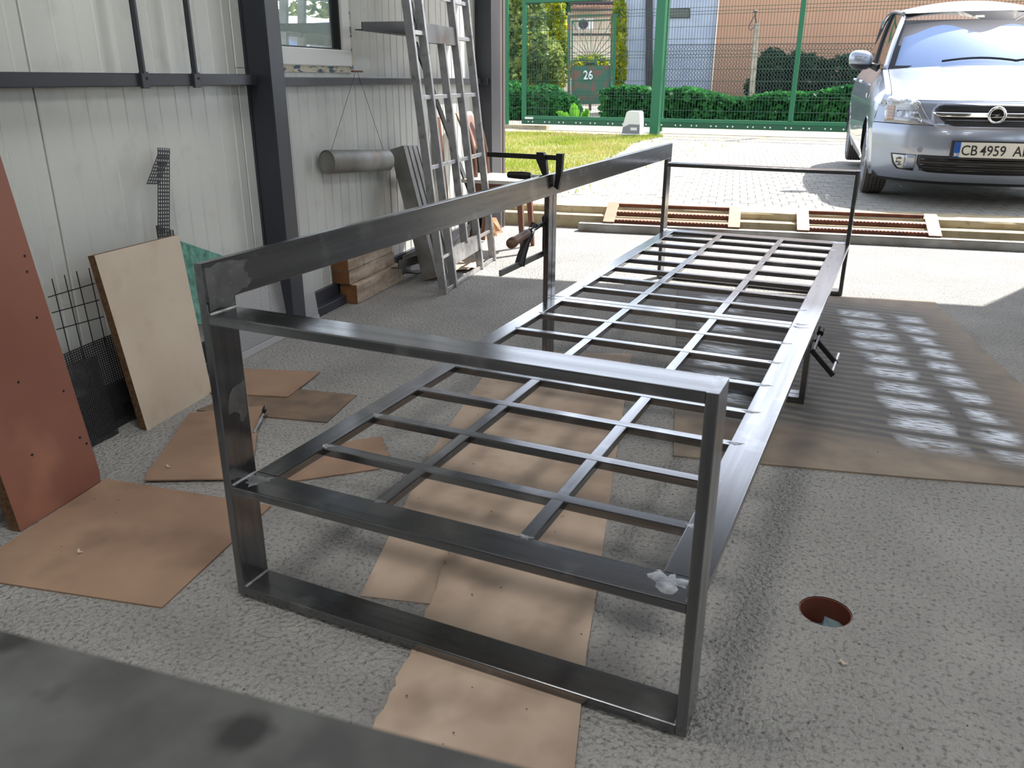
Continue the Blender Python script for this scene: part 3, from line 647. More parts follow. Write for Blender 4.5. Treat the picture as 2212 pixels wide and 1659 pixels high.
# black perforated sheets standing on the floor behind
for i, (u0, u1, off, lab) in enumerate(((138, 205, .10, 'black perforated sheet standing next to the red panel'), (160, 330, .065, 'black perforated sheet standing behind the beige board'))):
    pA = bl(off, -4.50 + .02 * i, 0); pB = bl(off - .02, -4.22 + .26 * i, 0)
    H = .27 if i == 0 else .30
    upp = (Vector((0, 0, 1)) - E1 * .12).normalized()
    nxn = 34 if i == 0 else 54
    o = perforated(lambda u, v, pA=pA, pB=pB, H=H: pA + (pB - pA) * u + upp * (H * v) + E1 * .004 * math.sin(8 * u), nxn, 40, .55).build('perforated_sheet', perf_dk, smooth=False); solidify(o, .001)
    tag(o, lab, 'metal sheet', 'black perforated sheets')
# fine perforated panel behind the near post
pA = fp(500, 788); pB = fp(690, 690); H = .40
uq = (Vector((0, 0, 1)) - E1 * .10).normalized()
pf = thing('perforated_sheet', pA, 'grey finely perforated metal panel leaning on the wall beside the timbers', 'metal panel')
o = perforated(lambda u, v: pA + (pB - pA) * u + uq * (.03 + (H - .03) * v), 84, 52, .50).build('mesh', perf_m, pf, smooth=False); solidify(o, .001)
MB().prism([pA + E1 * .004, pB + E1 * .004, pB + uq * .028 + E1 * .004, pA + uq * .028 + E1 * .004], -E1 * .006).build('bottom_flange', perf_m, pf, smooth=False)
# timber beams
for a0, a1, b0_, b1_, z0, z1, lab in ((-.035, .064, -2.515, -1.965, .001, .102, 'lowest squared timber beam of the stack by the wall'), (-.066, .034, -2.53, -2.0, .1035, .172, 'middle squared timber beam of the stack by the wall'), (-.066, .034, -2.535, -2.02, .1735, .240, 'top squared timber beam of the stack by the wall')):
    o = thing('timber_beam', bl((a0 + a1) / 2, (b0_ + b1_) / 2, z0), lab, 'timber', 'stacked timber beams')
    MB().box(a0, a1, b0_ + .002, b1_, z0, z1, BM, c=.004).build('beam', timber_m, o)
    MB().box(a0 + .003, a1 - .003, b0_, b0_ + .003, z0 + .003, z1 - .003, BM).build('end_grain', timber_end, o, smooth=False)
# hanging half-round trough on strings
ht = thing('hanging_duct', bl(-.02, -2.2, .69), 'grey sheet metal tube hanging on two strings from a nail below the window', 'tube')
T0 = wp(706, 350, -.005); T1 = wp(836, 346, -.005); ax = (T1 - T0)
m = MB(); rr = .056; sdx = E1
def duct(i, j):
    a = 2 * math.pi * j / 28; r = rr if i < 3 else rr - .003
    p = T0 if i in (0, 3) else T1
    if i in (1, 2): p = T1
    return p + E1 * (r * .62 * math.cos(a)) + Vector((0, 0, r * math.sin(a)))
m.grid(lambda i, j: (T0, T1, T1, T0, T0)[i] + E1 * ((rr, rr, rr - .003, rr - .003, rr)[i] * .8 * math.cos(2 * math.pi * j / 28)) + Vector((0, 0, (rr, rr, rr - .003, rr - .003, rr)[i] * math.sin(2 * math.pi * j / 28))), 5, 28, closed=True)
m.build('duct', galv_m, ht)
for Q_, sg_ in ((T0, 1), (T1, -1)):
    m = MB(); m.add([Q_ + E2 * (sg_ * .006) + E1 * ((rr - .003) * .8 * math.cos(2 * math.pi * j / 28)) + Vector((0, 0, (rr - .003) * math.sin(2 * math.pi * j / 28))) for j in range(28)], [tuple(range(28))]); m.build('end_disc', galv_m, ht, smooth=False)
NP = wp(770, 157, -.012)
for Q, dx in ((T0.lerp(T1, .08) + Vector((0, 0, rr)), -.012), (T1.lerp(T0, .06) + Vector((0, 0, rr)), .012)): MB().path([NP + E2 * dx, Q], .0011, 5).build('string', black_m, ht)
MB().bar(NP + E2 * -.045 + Vector((0, 0, .006)), NP + E2 * .06 + Vector((0, 0, .006)), .012, .008, r=.001).build('hook_plate', rust_m, ht)
# sheet metal channels leaning on the wall
for i in range(4):
    f0 = bl(.175 + .010 * i, -1.93 + .055 * i, .001); t0_ = bl(-.040 + .002 * i, -1.86 + .060 * i + .02, .715 - .006 * i)
    dd = (t0_ - f0).normalized(); sd_ = E2; nn = dd.cross(sd_).normalized()
    if nn.dot(E1) < 0: nn = -nn
    o = thing('sheet_channel', f0, ['folded grey sheet channel leaning on the wall, nearest of four', 'folded grey sheet channel leaning on the wall, second of four', 'folded grey sheet channel leaning on the wall, third of four', 'folded grey sheet channel leaning on the wall, farthest of four'][i], 'metal channel', 'leaning sheet channels')
    w0, w1 = .05, .052; dep = .11
    m = MB()
    for (x0, x1, y0_, y1_) in ((0, w0, dep - .003, dep), (0, .003, 0, dep), (w0 - .003, w0, 0, dep)):
        Q = [f0 + sd_ * x + nn * (yy - .0) * k for x, yy, k in ((x0, y0_, .8), (x1, y0_, .8), (x1, y1_, .8), (x0, y1_, .8))]
        m.add(Q + [q + dd * ((t0_ - f0).length) for q in Q], [(3, 2, 1, 0), (4, 5, 6, 7), (0, 1, 5, 4), (1, 2, 6, 5), (2, 3, 7, 6), (3, 0, 4, 7)])
    m.build('channel', galv_m if i else dark_steel, o, smooth=False) if False else m.build('channel', galv_m, o, smooth=False)
# black brace frame
bf = thing('brace_frame', bl(.16, -1.7, 0), 'black angle iron brace frame with two pointed arms behind the lattice', 'frame')
PA = lambda u, v, a=.13: wp(u, v, a)
def angle(p, q, w0, w1, th=.004, nm='arm'):
    m = MB(); dz = Vector((0, 0, 1)); m.prism([p + dz * w0 / 2, q + dz * w1 / 2, q - dz * w1 / 2, p - dz * w0 / 2], E1 * th)
    m.prism([p - dz * w0 / 2 + E1 * 0, q - dz * w1 / 2, q - dz * w1 / 2 - E1 * w1, p - dz * w0 / 2 - E1 * w0], dz * th); m.build(nm, black_m, bf, smooth=False)
angle(PA(781, 56), PA(905, 62), .035, .075); angle(PA(860, 572), PA(972, 540), .045, .06)
MB().bar(PA(898, 96), PA(1024, 440, .10), .04, .012, up=E1).build('brace', dark_steel, bf)
MB().bar(PA(1024, 440, .10), bl(.12, -1.15, .006), .04, .012, up=E1).build('brace', dark_steel, bf)
MB().bar(PA(866, -60), PA(903, 62), .035, .012, up=E1).build('brace', dark_steel, bf)
MB().bar(PA(972, 545), PA(1020, 480, .1), .05, .02, up=E1).build('gusset', dark_steel, bf)
# steel lattice leaning in front of the wall
lt = thing('steel_lattice', fp(1010, 600), 'tall welded steel lattice grille leaning against the wall near the doorway', 'grille')
LA = fp(957, 636); LB = fp(1066, 562); lw = (LB - LA).normalized(); lup = (Vector((0, 0, 1)) * math.cos(math.radians(6)) - E1 * math.sin(math.radians(6))).normalized()
lup = (lup - lw * lup.dot(lw)).normalized(); ln = lw.cross(lup).normalized(); LW = (LB - LA).length
if ln.dot(E1) < 0: ln = -ln
def LP(s, h): return LA + lw * s + lup * h
sx_ = [.010, .175, .43, .655, LW - .010]
for i, s in enumerate(sx_):
    wd = .020 if i not in (2,) else .016
    segs = [(.001, 2.15)] if i != 2 else [(.20, 1.27)]
    for h0_, h1_ in segs: MB().bar(LP(s, h0_), LP(s, h1_), wd + .004, .042, r=.0015, up=ln).build('upright', bright_steel, lt)
for hgt, i0, i1, hh in ((.012, 0, 4, .022), (.66, 0, 4, .022), (1.005, 0, 4, .022), (1.31, 0, 1, .022), (1.31, 3, 4, .022), (.19, 0, 1, .018), (.19, 3, 4, .018), (1.50, 1, 4, .022)):
    MB().bar(LP(sx_[i0] + .009, hgt), LP(sx_[i1] - .009, hgt), hh, .018, up=ln).build('crossbar', bright_steel, lt)
for hgt in (.165, 1.315): MB().bar(LP(sx_[1] + .009, hgt), LP(sx_[3] - .009, hgt), .095, .020, up=ln).build('wide_plate', galv_m if hgt > 1 else bright_steel, lt)
# wooden chair
ch = thing('wooden_chair', bl(.3, -.87, 0), 'wooden chair with pale seat standing by the door jamb', 'chair')
for a, b in ((.497, -1.02), (.478, -.715)):
    p = bl(a, b, .001); q = bl(a - .03, b + (.02 if b < -.9 else -.02), .44); mbx = MB(); mbx.add([p + E1 * x * .012 + E2 * y_ * .012 for x, y_ in ((-1, -1), (1, -1), (1, 1), (-1, 1))] + [q + E1 * x * .020 + E2 * y_ * .020 for x, y_ in ((-1, -1), (1, -1), (1, 1), (-1, 1))], [(3, 2, 1, 0), (4, 5, 6, 7), (0, 1, 5, 4), (1, 2, 6, 5), (2, 3, 7, 6), (3, 0, 4, 7)]); mbx.build('leg', wood_chair, ch, smooth=False)
for b in (-.93, -.68):
    pts = [(.10, 0.012), (.12, .25), (.14, .44), (.13, .60), (.10, .74), (.06, .86)]
    m = MB(); m.path([bl(a, b, z) for a, z in pts], [.015, .018, .020, .018, .016, .013], 8); m.build('back_leg', wood_chair, ch)
m = MB(); poly = []
for cx, cy, a0 in ((.47, -.70, 0), (.13, -.70, 90), (.13, -1.03, 180), (.47, -1.03, 270)):
    for k in range(5): poly.append(bl(cx + .06 * math.cos(math.radians(a0 + 22.5 * k)), cy + .05 * math.sin(math.radians(a0 + 22.5 * k)), .455))
m.prism(poly, (0, 0, .022)); m.build('seat', seat_white, ch)
MB().box(.12, .49, -1.045, -.69, .395, .454, BM, c=.004).build('apron', wood_chair, ch)
m = MB()
def backf(i, j):
    u = -1 + 2 * i / 12; v = j / 8; y_ = -.80 + u * .15 * (1 - .25 * max(0, abs(v - .5) * 2 - .7)); z = .64 + .24 * v; a = .105 - .09 * (v) ** 1.2 - .03 * (1 - u * u)
    return bl(a, y_, z)
m.grid(backf, 13, 9); o = m.build('backrest', wood_back, ch); solidify(o, .012, 0)
# offcuts leaning next to the chair
for i, (u0, v0, u1, v1, ut, vt) in enumerate(((1040, 518, 1058, 516, 1046, 470), (1056, 511, 1075, 510, 1050, 468), (1070, 505, 1087, 503, 1062, 470))):
    P = [fp(u0, v0), fp(u1, v1), wp(ut + 10, vt, .05), wp(ut, vt, .05)]
    m = MB(); m.prism(P, E1 * -.012); tag(m.build('wood_offcut', offcut_m, smooth=False), ['pale wooden offcut wedge by the door jamb, nearest of three', 'pale wooden offcut wedge by the door jamb, middle of three', 'pale wooden offcut wedge by the door jamb, nearest the jamb'][i], 'offcut', 'wood offcuts by the jamb')
# boards leaning between chair and lattice
leaning('narrow_board', [bl(.05, -1.25, .0), bl(.05, -1.12, 0), bl(-.05, -1.06, .86), bl(-.05, -1.14, .86)], .018, wood_chair, 'narrow red brown board leaning on the wall behind the lattice', 'board')
# black box section on the floor behind the lattice
o = thing('steel_angle', bl(.05, -1.4, 0), 'black steel angle length lying on the floor behind the lattice', 'metal angle')
MB().box(-.02, .08, -1.78, -1.29, .001, .006, BM).build('flange', black_m, o, smooth=False); MB().box(-.026, -.02, -1.78, -1.29, .001, .10, BM).build('web', black_m, o, smooth=False)
o = thing('paper_sheet', bl(.1, -1.9, 0), 'crumpled sheet of brown paper on the floor behind the lattice', 'paper')
m = MB(); rnd = random.Random(3); hgts = {}
m.grid(lambda i, j: bl(.10 + .05 * i, -1.66 + .06 * j, .004 + rnd.random() * .02), 6, 7); m.build('paper', ply_m, o)
# hooked rod leaning on the hardboard
o = thing('hooked_rod', fp(545, 945), 'thin bright rod with dark hooked tip lying on the hardboard', 'rod')
p0 = fp(548, 935, .012); p1 = fp(569, 893, .022); MB().path([p0, p1], [.0045, .004], 8).build('rod', bright_steel, o)
MB().path([p1, fp(571, 886, .032), fp(572, 879, .04), fp(575, 876, .038)], [.0055, .008, .006, .0015], 8).build('hook', black_m, o)
# crumbs
m = MB()
for _ in range(150):
    u = random.uniform(0, 2200); v = random.uniform(700, 1640); p = fp(u, v, .0125 if u > 1450 and 650 < v < 1040 else .010 if 780 < u < 1330 or (u < 600) else .001); r = random.uniform(.0006, .0022)
    m.cyl(p, p + Vector((random.uniform(-r, r), random.uniform(-r, r), r * 1.2)), r, r * .5, 5)
tag(m.build('floor_crumbs', bark_m, smooth=False), 'tiny dark crumbs and slag scattered over floor and boards', 'debris', kind='stuff')
for i, (u, v, z, lab) in enumerate(((170, 1194, .0055, 'pale wood curl on the large brown hardboard sheet'), (362, 1010, .0115, 'pale wood curl on the ragged hardboard piece'), (1818, 1435, .001, 'pale chip on bare concrete below the drain pipe'))):
    p = fp(u, v, z); m = MB(); m.path([p + Vector((-.009, 0, .002)), p + Vector((-.003, .004, .005)), p + Vector((.003, -.003, .004)), p + Vector((.010, .004, .003))], [.001, .0035, .003, .001], 6); tag(m.build('wood_curl', beige_m), lab, 'wood chip')
# foreground worktop, out of focus
tb = thing('worktop', (.3, -1.2, .78), 'grimy dark grey worktop corner out of focus in the near left foreground', 'worktop')
TA = fp(-10, 1359, .78); TB = fp(1150, 1662, .78); td = (TB - TA).normalized(); tn = Vector((td.y, -td.x, 0))
MB().prism([TA - td * .7, TB + td * .25, TB + td * .25 + tn * .12, TA - td * .7 + tn * .45], (0, 0, -.03)).build('top', table_m, tb, smooth=False)
MB().prism([TA - td * .7 + Vector((0, 0, -.031)), TB + td * .25 + Vector((0, 0, -.031)), TB + td * .25 + tn * .04 + Vector((0, 0, -.031)), TA - td * .7 + tn * .04 + Vector((0, 0, -.031))], (0, 0, -.05)).build('frame_rail', dark_steel, tb, smooth=False)
for s in (-.65, .0): 
    q = TA + td * s + tn * .02; MB().bar((q.x, q.y, .001), (q.x, q.y, .70), .03, .03, up=(0, 1, 0)).build('leg', dark_steel, tb)

# ------------------------------------------------------------------ door sill: channel and two ramps
o = MB(); 
for bx in ((.65, 6.0, -.160, -.155, .001, .060), (.65, 6.0, -.160, -.085, .056, .060), (.65, 6.0, -.090, -.085, .001, .060)): o.box(*bx, DM)
tag(o.build('steel_channel', galv_m, smooth=False), 'long grey steel channel lying on the floor in front of the door sill', 'metal channel')
def ramp(p0, p1, label):
    o = thing('loading_ramp', DM @ Vector(((p0 + p1) / 2, 0, 0)), label, 'ramp', 'ramps at the door sill')
    q0, z0, q1, z1 = -.100, .068, .165, .178
    def S_(p, t, dz=0): return DM @ Vector((p, q0 + (q1 - q0) * t, z0 + (z1 - z0) * t + dz))
    for a, b in ((p0, p0 + .085), (p1 - .085, p1)): MB().prism([S_(a, 0), S_(b, 0), S_(b, 1), S_(a, 1)], (0, 0, .006)).build('side_plate', salmon_m, o, smooth=False)
    for k, t in enumerate((.12, .52, .94)):
        n = 64; m = MB(); pa, pb = p0 + .085, p1 - .085
        def bf_(i, j):
            p = pa + (pb - pa) * i / n; ser = (.006 if (i % 2) else 0) if k < 2 else .004
            return [S_(p, t, -.045), S_(p, t, ser), S_(p, t + .03, ser), S_(p, t + .03, -.045)][j]
        m.grid(bf_, n + 1, 4, flip=True); m.build('crossbar', rust_m, o, smooth=False)
        if k < 2: MB().prism([S_(pa, t + .03, -.002), S_(pb, t + .03, -.002), S_(pb, t + .11, -.002), S_(pa, t + .11, -.002)], (0, 0, .004)).build('tread', salmon_m, o, smooth=False)
    m = MB(); m.prism([S_(p1, .12, -.06), S_(p1, .36, -.01), S_(p1, .36), S_(p1, .12)], (-.004, 0, 0)); m.prism([S_(p0, .12, -.06), S_(p0, .36, -.01), S_(p0, .36), S_(p0, .12)], (.004, 0, 0)); m.build('side_flange', rust_m, o, smooth=False)
ramp(.83, 1.84, 'salmon painted steel ramp at the door sill, nearer the left wall')
ramp(2.24, 3.20, 'salmon painted steel ramp at the door sill in front of the car')

# ------------------------------------------------------------------ car
CARZ = GZ
car = thing('car', (1.6964, 7.0179, CARZ), 'silver blue hatchback car parked outside the doorway', 'car', rz=math.radians(186.72)); car.rotation_euler.x = -.018
CY = [(.18, .72), (.24, .79), (.34, .83), (.45, .845), (.56, .84), (.63, .82), (.66, .79), (.72, .77), (.79, .74), (.85, .60), (.90, .42), (.96, .15), (1.02, -.12), (1.05, -.22)]
CC = [(.18, .30), (.3, .36), (.6, .40), (.75, .40), (.85, .22), (.96, .15), (1.05, .22)]
CW = [(.18, .74), (.3, .80), (.6, .83), (.75, .80), (.85, .76), (1.05, .74)]
def ip(t, P): return float(np.interp(t, [p[0] for p in P], [p[1] for p in P]))
def sms(v): # smooth the profiles a little
    return v
def fy(x, z): return ip(z, CY) - ip(z, CC) * (abs(x) / ip(z, CW)) ** 3
def crown(z): return max(0., min(1., (z - .80) / .15)) * .035
def fpt(f, z, off=0.):
    w_ = ip(z, CW); x = f * w_; return Vector((x, ip(z, CY) - ip(z, CC) * abs(f) ** 3 + off, z - crown(z) * f * f))
def rows(z0, z1, n): return [z0 + (z1 - z0) * i / (n - 1) for i in range(n)]
def surf(z0, z1, nz, f0, f1, nf, off=0.):
    m = MB(); zs = rows(z0, z1, nz); m.grid(lambda i, j: fpt(f0 + (f1 - f0) * j / (nf - 1), zs[i], off), nz, nf); return m
surf(.20, .622, 15, -1, 1, 41).build('front_bumper', paint, car, local=True)
surf(.628, .80, 8, -1, 1, 41).build('nose_panel', paint, car, local=True)
surf(.804, 1.05, 18, -.94, .94, 33).build('hood', paint, car, local=True)
for s in (-1, 1): 
    m = MB(); zs = rows(.80, 1.05, 16); m.grid(lambda i, j: fpt(s * (.946 + .054 * j / 3), zs[i]), 16, 4, flip=s < 0); m.build('fender_top', paint, car, local=True)
surf(.175, .20, 3, -.97, .97, 31, -.012).build('chin_spoiler', grille_blk, car, local=True)
surf(.60, .64, 3, -1, 1, 31, -.010).build('panel_gap', blk_gloss, car, local=True)
# sides with wheel arches
YR, WBS = -3.28, 2.70
XB = [(.2, .79), (.35, .835), (.55, .848), (.75, .845), (.9, .82), (1.0, .78), (1.12, .745)]
def edge_top(y):     # upper edge of the side: fender edge, then belt line
    ys_ = []; 
    for z in rows(.80, 1.05, 30):
        p = fpt(1, z); ys_.append((p.y, p.x, p.z))
    ys_.sort()
    if y >= ys_[-1][0]: return ys_[-1][1], ys_[-1][2]
    if y <= ys_[0][0]:
        t = (ys_[0][0] - y) / (ys_[0][0] - YR); return ys_[0][1] * (1 - .04 * t), ys_[0][2] + .07 * t
    return float(np.interp(y, [q[0] for q in ys_], [q[1] for q in ys_])), float(np.interp(y, [q[0] for q in ys_], [q[2] for q in ys_]))
ytop0 = fpt(1, .80).y
def side(s, y_hi, y_lo, nm):
    m = MB(); nr, nc = 26, max(8, int(abs(y_hi - y_lo) / .03)); V = []; ins = []
    for i in range(nc + 1):
        yb = y_hi + (y_lo - y_hi) * i / nc
        xt, zt_ = edge_top(yb)
        for j in range(nr + 1):
            k = j / nr; z = .2 + (zt_ - .2) * k
            x = ip(z, XB); y = yb
            if y_hi > .3:      # front column follows bumper corner
                y0 = fpt(1, min(z, .80)).y; c = i / nc; y = y0 + (y_lo - y0) * c; xt, zt_ = edge_top(y); z = .2 + (zt_ - .2) * k; x = ip(z, XB)
                x = x + (ip(z, CW) - x) * max(0, 1 - c * 3.0) ** 2
            bl_ = max(0., (k - .80) / .20) ** 2; x = x * (1 - bl_) + xt * bl_
            if y < YR + .5: x -= .10 * ((YR + .5 - y) / .5) ** 2
            inside = False
            for yc in (0., -WBS):
                dy, dz_ = y - yc, z - .30; r = math.hypot(dy, dz_)
                if r < .340:
                    inside = True
                    if r < 1e-4: dz_ = 1e-3; r = 1e-3
                    y, z = yc + dy / r * .340, .30 + dz_ / r * .340; x = ip(z, XB) + .006
                    if z < .2: z = .2
            V.append((s * x, y, z)); ins.append(inside)
    F = []
    for i in range(nc):
        for j in range(nr):
            q = (i * (nr + 1) + j, i * (nr + 1) + j + 1, (i + 1) * (nr + 1) + j + 1, (i + 1) * (nr + 1) + j)
            if all(ins[t_] for t_ in q): continue
            F.append(q[::-1] if s > 0 else q)
    m.add(V, F); return m.build(nm, paint, car, local=True, ang=50)
for s in (1, -1):
    side(s, .5, -.462, 'fender'); side(s, -.468, -1.50, 'front_door'); side(s, -1.506, -2.45, 'rear_door'); side(s, -2.456, YR, 'rear_quarter')
    MB().box(min(s * .55, s * .80), max(s * .55, s * .80), -.35, .35, .25, .66).build('wheel_well', blk_gloss, car, local=True, smooth=False)
    MB().box(min(s * .55, s * .80), max(s * .55, s * .80), -WBS - .35, -WBS + .35, .25, .66).build('wheel_well', blk_gloss, car, local=True, smooth=False)
MB().box(-.78, .78, YR + .05, .45, .19, .24).build('underbody', blk_gloss, car, local=True, smooth=False)
MB().box(-.70, .70, -3.1, -.45, .25, .92).build('cabin_floor', grille_blk, car, local=True, smooth=False)
# windscreen and greenhouse
def wsf(f, t):
    b = Vector((f * .705, -.215 - .20 * f * f, 1.048 - .033 * f * f)); tp = Vector((f * .575, -.74 - .13 * f * f, 1.497 - .030 * f * f))
    p = b.lerp(tp, t); p.z += .035 * math.sin(math.pi * t); return p
MB().grid(lambda i, j: wsf(-1 + 2 * j / 24, i / 12), 13, 25, flip=True).build('windscreen', clear_glass, car, local=True)
def roof_edge(y): 
    t = max(0., min(1., (-.87 - y) / 2.2)); return Vector((.605 + .03 * math.sin(math.pi * t), y, 1.478 + .075 * math.sin(math.pi * min(1, .05 + t * 1.1)) - .04 * t))
def roofp(f, t):
    y0 = -.74 - .13 * f * f; y = y0 + (-3.02 - y0) * t; e = roof_edge(y); zc = 1.497 + .125 * math.sin(math.pi * .5 * min(1., t / .35)) - .09 * max(0., t - .45)
    return Vector((f * (.575 + (e.x - .575) * min(1, t * 8)), y, zc + (e.z + .0 - zc) * f * f * (1 if t > .02 else .95)))
MB().grid(lambda i, j: roofp(-1 + 2 * j / 24, i / 20), 21, 25).build('roof', paint, car, local=True)
for s in (1, -1):
    m = MB(); m.grid(lambda i, j: [wsf(s, i / 12) + Vector((0, -.002, -.002)), wsf(s, i / 12) + Vector((s * .012, -.012, .010)), wsf(s, i / 12) + Vector((s * .034, -.055, .004)), wsf(s, i / 12) + Vector((s * .036, -.10, -.012))][j], 13, 4, flip=s < 0); m.build('pillar', paint, car, local=True)
    m = MB(); yf = lambda t: wsf(1, t).y - .075
    def swf(i, j):
        t = i / 8; c = j / 20; y = yf(t) + (-2.95 + .35 * t - yf(t)) * c; xt, zt_ = edge_top(y); e = roof_edge(min(y, -.87)); p0_ = Vector((xt - .004, y, zt_)); p1_ = Vector((e.x - .012, y, e.z - .02)); p = p0_.lerp(p1_, t); p.x += .012 * math.sin(math.pi * t); p.x *= s; return p
    m.grid(swf, 9, 21, flip=s > 0); m.build('side_glass', dark_glass, car, local=True)
    m = MB(); pts = [swf(0, j) + Vector((s * .004, 0, 0)) for j in range(21)]; m.path(pts, .008, 6); m.build('belt_trim', blk_gloss, car, local=True)
    m = MB(); m.path([swf(i, 9) + Vector((s * .003, 0, 0)) for i in range(9)], .022, 6); m.build('door_pillar', blk_gloss, car, local=True)
    m = MB(); m.path([roof_edge(-.85 - .11 * i) * 1.0 if s > 0 else Vector((-roof_edge(-.85 - .11 * i).x, roof_edge(-.85 - .11 * i).y, roof_edge(-.85 - .11 * i).z)) for i in range(20)], .017, 8); m.build('roof_rail', paint, car, local=True)
m = MB(); m.grid(lambda i, j: Vector(((-1 + 2 * j / 12) * (.62 + .08 * min(1, i / 3)), [-3.02, -3.12, -3.22, -3.28, -3.32, -3.30, -3.27][i] + .06 * abs(-1 + 2 * j / 12) ** 3, [1.52, 1.3, 1.08, .95, .6, .4, .22][i])), 7, 13, flip=True); m.build('tailgate', paint, car, local=True)
# sunshade behind the windscreen
m = MB()
def shf(i, j):
    f = -.93 + 1.86 * j / 40; lim = .70 + .10 * math.cos((abs(f) - .47) / .47 * math.pi * .95); t = .03 + (lim - .03) * i / 8; p = wsf(f, t); return p + Vector((0, -.05, -.035))
m.grid(shf, 9, 41); m.build('sunshade', shade_m, car, local=True)
MB().grid(lambda i, j: wsf(-.96 + 1.92 * j / 8, .50 + .48 * i / 3) + Vector((0, -.16, -.06)), 4, 9).build('headliner', liner_m, car, local=True)
MB().prism([Vector((x, y, 1.02)) for x, y in ((-.66, -.42), (.66, -.42), (.62, -.75), (-.62, -.75))], (0, 0, .03)).build('dashboard', grille_blk, car, local=True)
MB().grid(lambda i, j: wsf(-.06 + .12 * j, .86 + .045 * i) + Vector((0, -.012, -.006)), 2, 2).build('sticker', plate_w, car, local=True, smooth=False)
# wipers
for s, x0, x1 in ((1, .30, -.28), (-1, -.25, -.60)):
    pts = [wsf(x0 / .7 + (x1 - x0) / .7 * k / 8, .045 + .035 * math.sin(math.pi * k / 8)) + Vector((0, .012, .018)) for k in range(9)]
    MB().path(pts, .010, 6).build('wiper', blk_gloss, car, local=True)
# patches on the front surface between two height curves
def patch(xs_, zl, zh, off, m, nm, parent=None, nz=5):
    mb = MB(); n = len(xs_)
    mb.grid(flip=xs_[-1] > xs_[0], nu=nz, nv=n, fn=lambda i, j: (lambda x, z: Vector((x, fy(x, z) + off, z - crown(z) * (x / ip(z, CW)) ** 2)))(xs_[j], zl[j] + (zh[j] - zl[j]) * i / (nz - 1)))
    o = mb.build(nm, m, parent or car, local=True); solidify(o, .01, -1); return o
def curve(pts, n):   # resample polyline by x
    pts = sorted(pts); xs_ = np.linspace(pts[0][0], pts[-1][0], n); return xs_, np.interp(xs_, [p[0] for p in pts], [p[1] for p in pts])
for s in (1, -1):
    hl = thing('x', (0, 0, 0)); bpy.data.objects.remove(hl)
    X = np.linspace(.437, .752, 22)
    zlo = np.interp(X, [.437, .60, .752], [.631, .629, .634]); zhi = np.interp(X, [.437, .483, .528, .569, .605, .681, .735, .752], [.640, .714, .787, .826, .838, .842, .833, .795])
    def P_(xs_, a, b, off, m_, nm, par=None): return patch([s * x for x in (xs_ if s > 0 else xs_)], a, b, off, m_, nm, par) if s < 0 else patch(list(xs_), a, b, off, m_, nm, par)
    house = P_(X, zlo, zhi, .004, lamp_house, 'headlight')
    x2 = np.linspace(.50, .672, 12); P_(x2, np.full(12, .642), np.interp(x2, [.50, .53, .64, .672], [.66, .722, .726, .726]), .0065, lamp_refl, 'low_reflector', house)
    x2 = np.linspace(.53, .672, 12); P_(x2, np.full(12, .737), np.interp(x2, [.53, .565, .615, .655, .672], [.752, .806, .823, .806, .76]), .0065, lamp_refl, 'high_reflector', house)
    x2 = np.linspace(.688, .738, 8); P_(x2, np.full(8, .642), np.full(8, .81), .0065, amber_m, 'signal_lamp', house)
    P_(X, zlo, zhi, .012, clear_glass, 'lens', house)
    # fog lamp
    x2 = np.linspace(.505, .676, 10); bz = P_(x2, np.interp(x2, [.505, .624, .664, .676], [.275, .282, .338, .396]), np.full(10, .402), .004, grille_blk, 'fog_bezel')
    x2 = np.linspace(.505, .575, 6); P_(x2, np.interp(x2, [.505, .575], [.30, .288]), np.full(6, .398), .009, paint, 'bezel_blade', bz)
    x2 = np.linspace(.578, .662, 8); P_(x2, np.interp(x2, [.578, .61, .645, .662], [.289, .290, .333, .388]), np.full(8, .393), .009, white_pvc, 'fog_surround', bz)
    ctr = Vector((s * .611, fy(.611, .344) + .012, .344)); MB().lathe([(.034, 0), (.033, .006), (.028, .008), (.02, .004), (.001, .003)], ctr, (s * .35, 1, 0), 22).build('fog_lamp', lamp_refl, bz, local=True)
    ctr = Vector((s * .485, fy(.485, .444) + .001, .444)); MB().lathe([(.022, 0), (.021, .003), (.001, .003)], ctr, (s * .2, 1, 0), 20).build('tow_cap', paint, car, local=True)
# grille
xs_ = list(np.linspace(-.44, .44, 34)); patch(xs_, [np.interp(abs(x), [0, .30, .41, .44], [.603, .603, .615, .66]) for x in xs_], [np.interp(abs(x), [0, .40, .44], [.786, .786, .74]) for x in xs_], .0035, mat('grille_silver', srgb(150, 152, 162), .35, .5), 'grille_surround')
xs_ = list(np.linspace(-.42, .42, 30)); g1_ = patch(xs_, [.725] * 30, [np.interp(abs(x), [0, .38, .42], [.777, .774, .745]) for x in xs_], .007, grille_blk, 'upper_grille')
xs_ = list(np.linspace(-.386, .386, 30)); g2_ = patch(xs_, [np.interp(abs(x), [0, .29, .34, .386], [.630, .630, .645, .678]) for x in xs_], [.686] * 30, .007, grille_blk, 'lower_grille_bar')
for z in (.738, .75, .762): patch(list(np.linspace(-.40, .40, 24)), [z] * 24, [z + .004] * 24, .013, blk_gloss, 'slat', g1_, nz=2)
for z in (.645, .658, .671): patch(list(np.linspace(-.35, .35, 24)), [z] * 24, [z + .004] * 24, .013, blk_gloss, 'slat', g2_, nz=2)
xs_ = list(np.linspace(-.434, .434, 30)); patch(xs_, [np.interp(abs(x), [0, .39, .434], [.690, .690, .716]) for x in xs_], [.720] * 30, .020, chrome, 'chrome_bar', nz=6)
em = Vector((.006, fy(0, .706) + .026, .706))
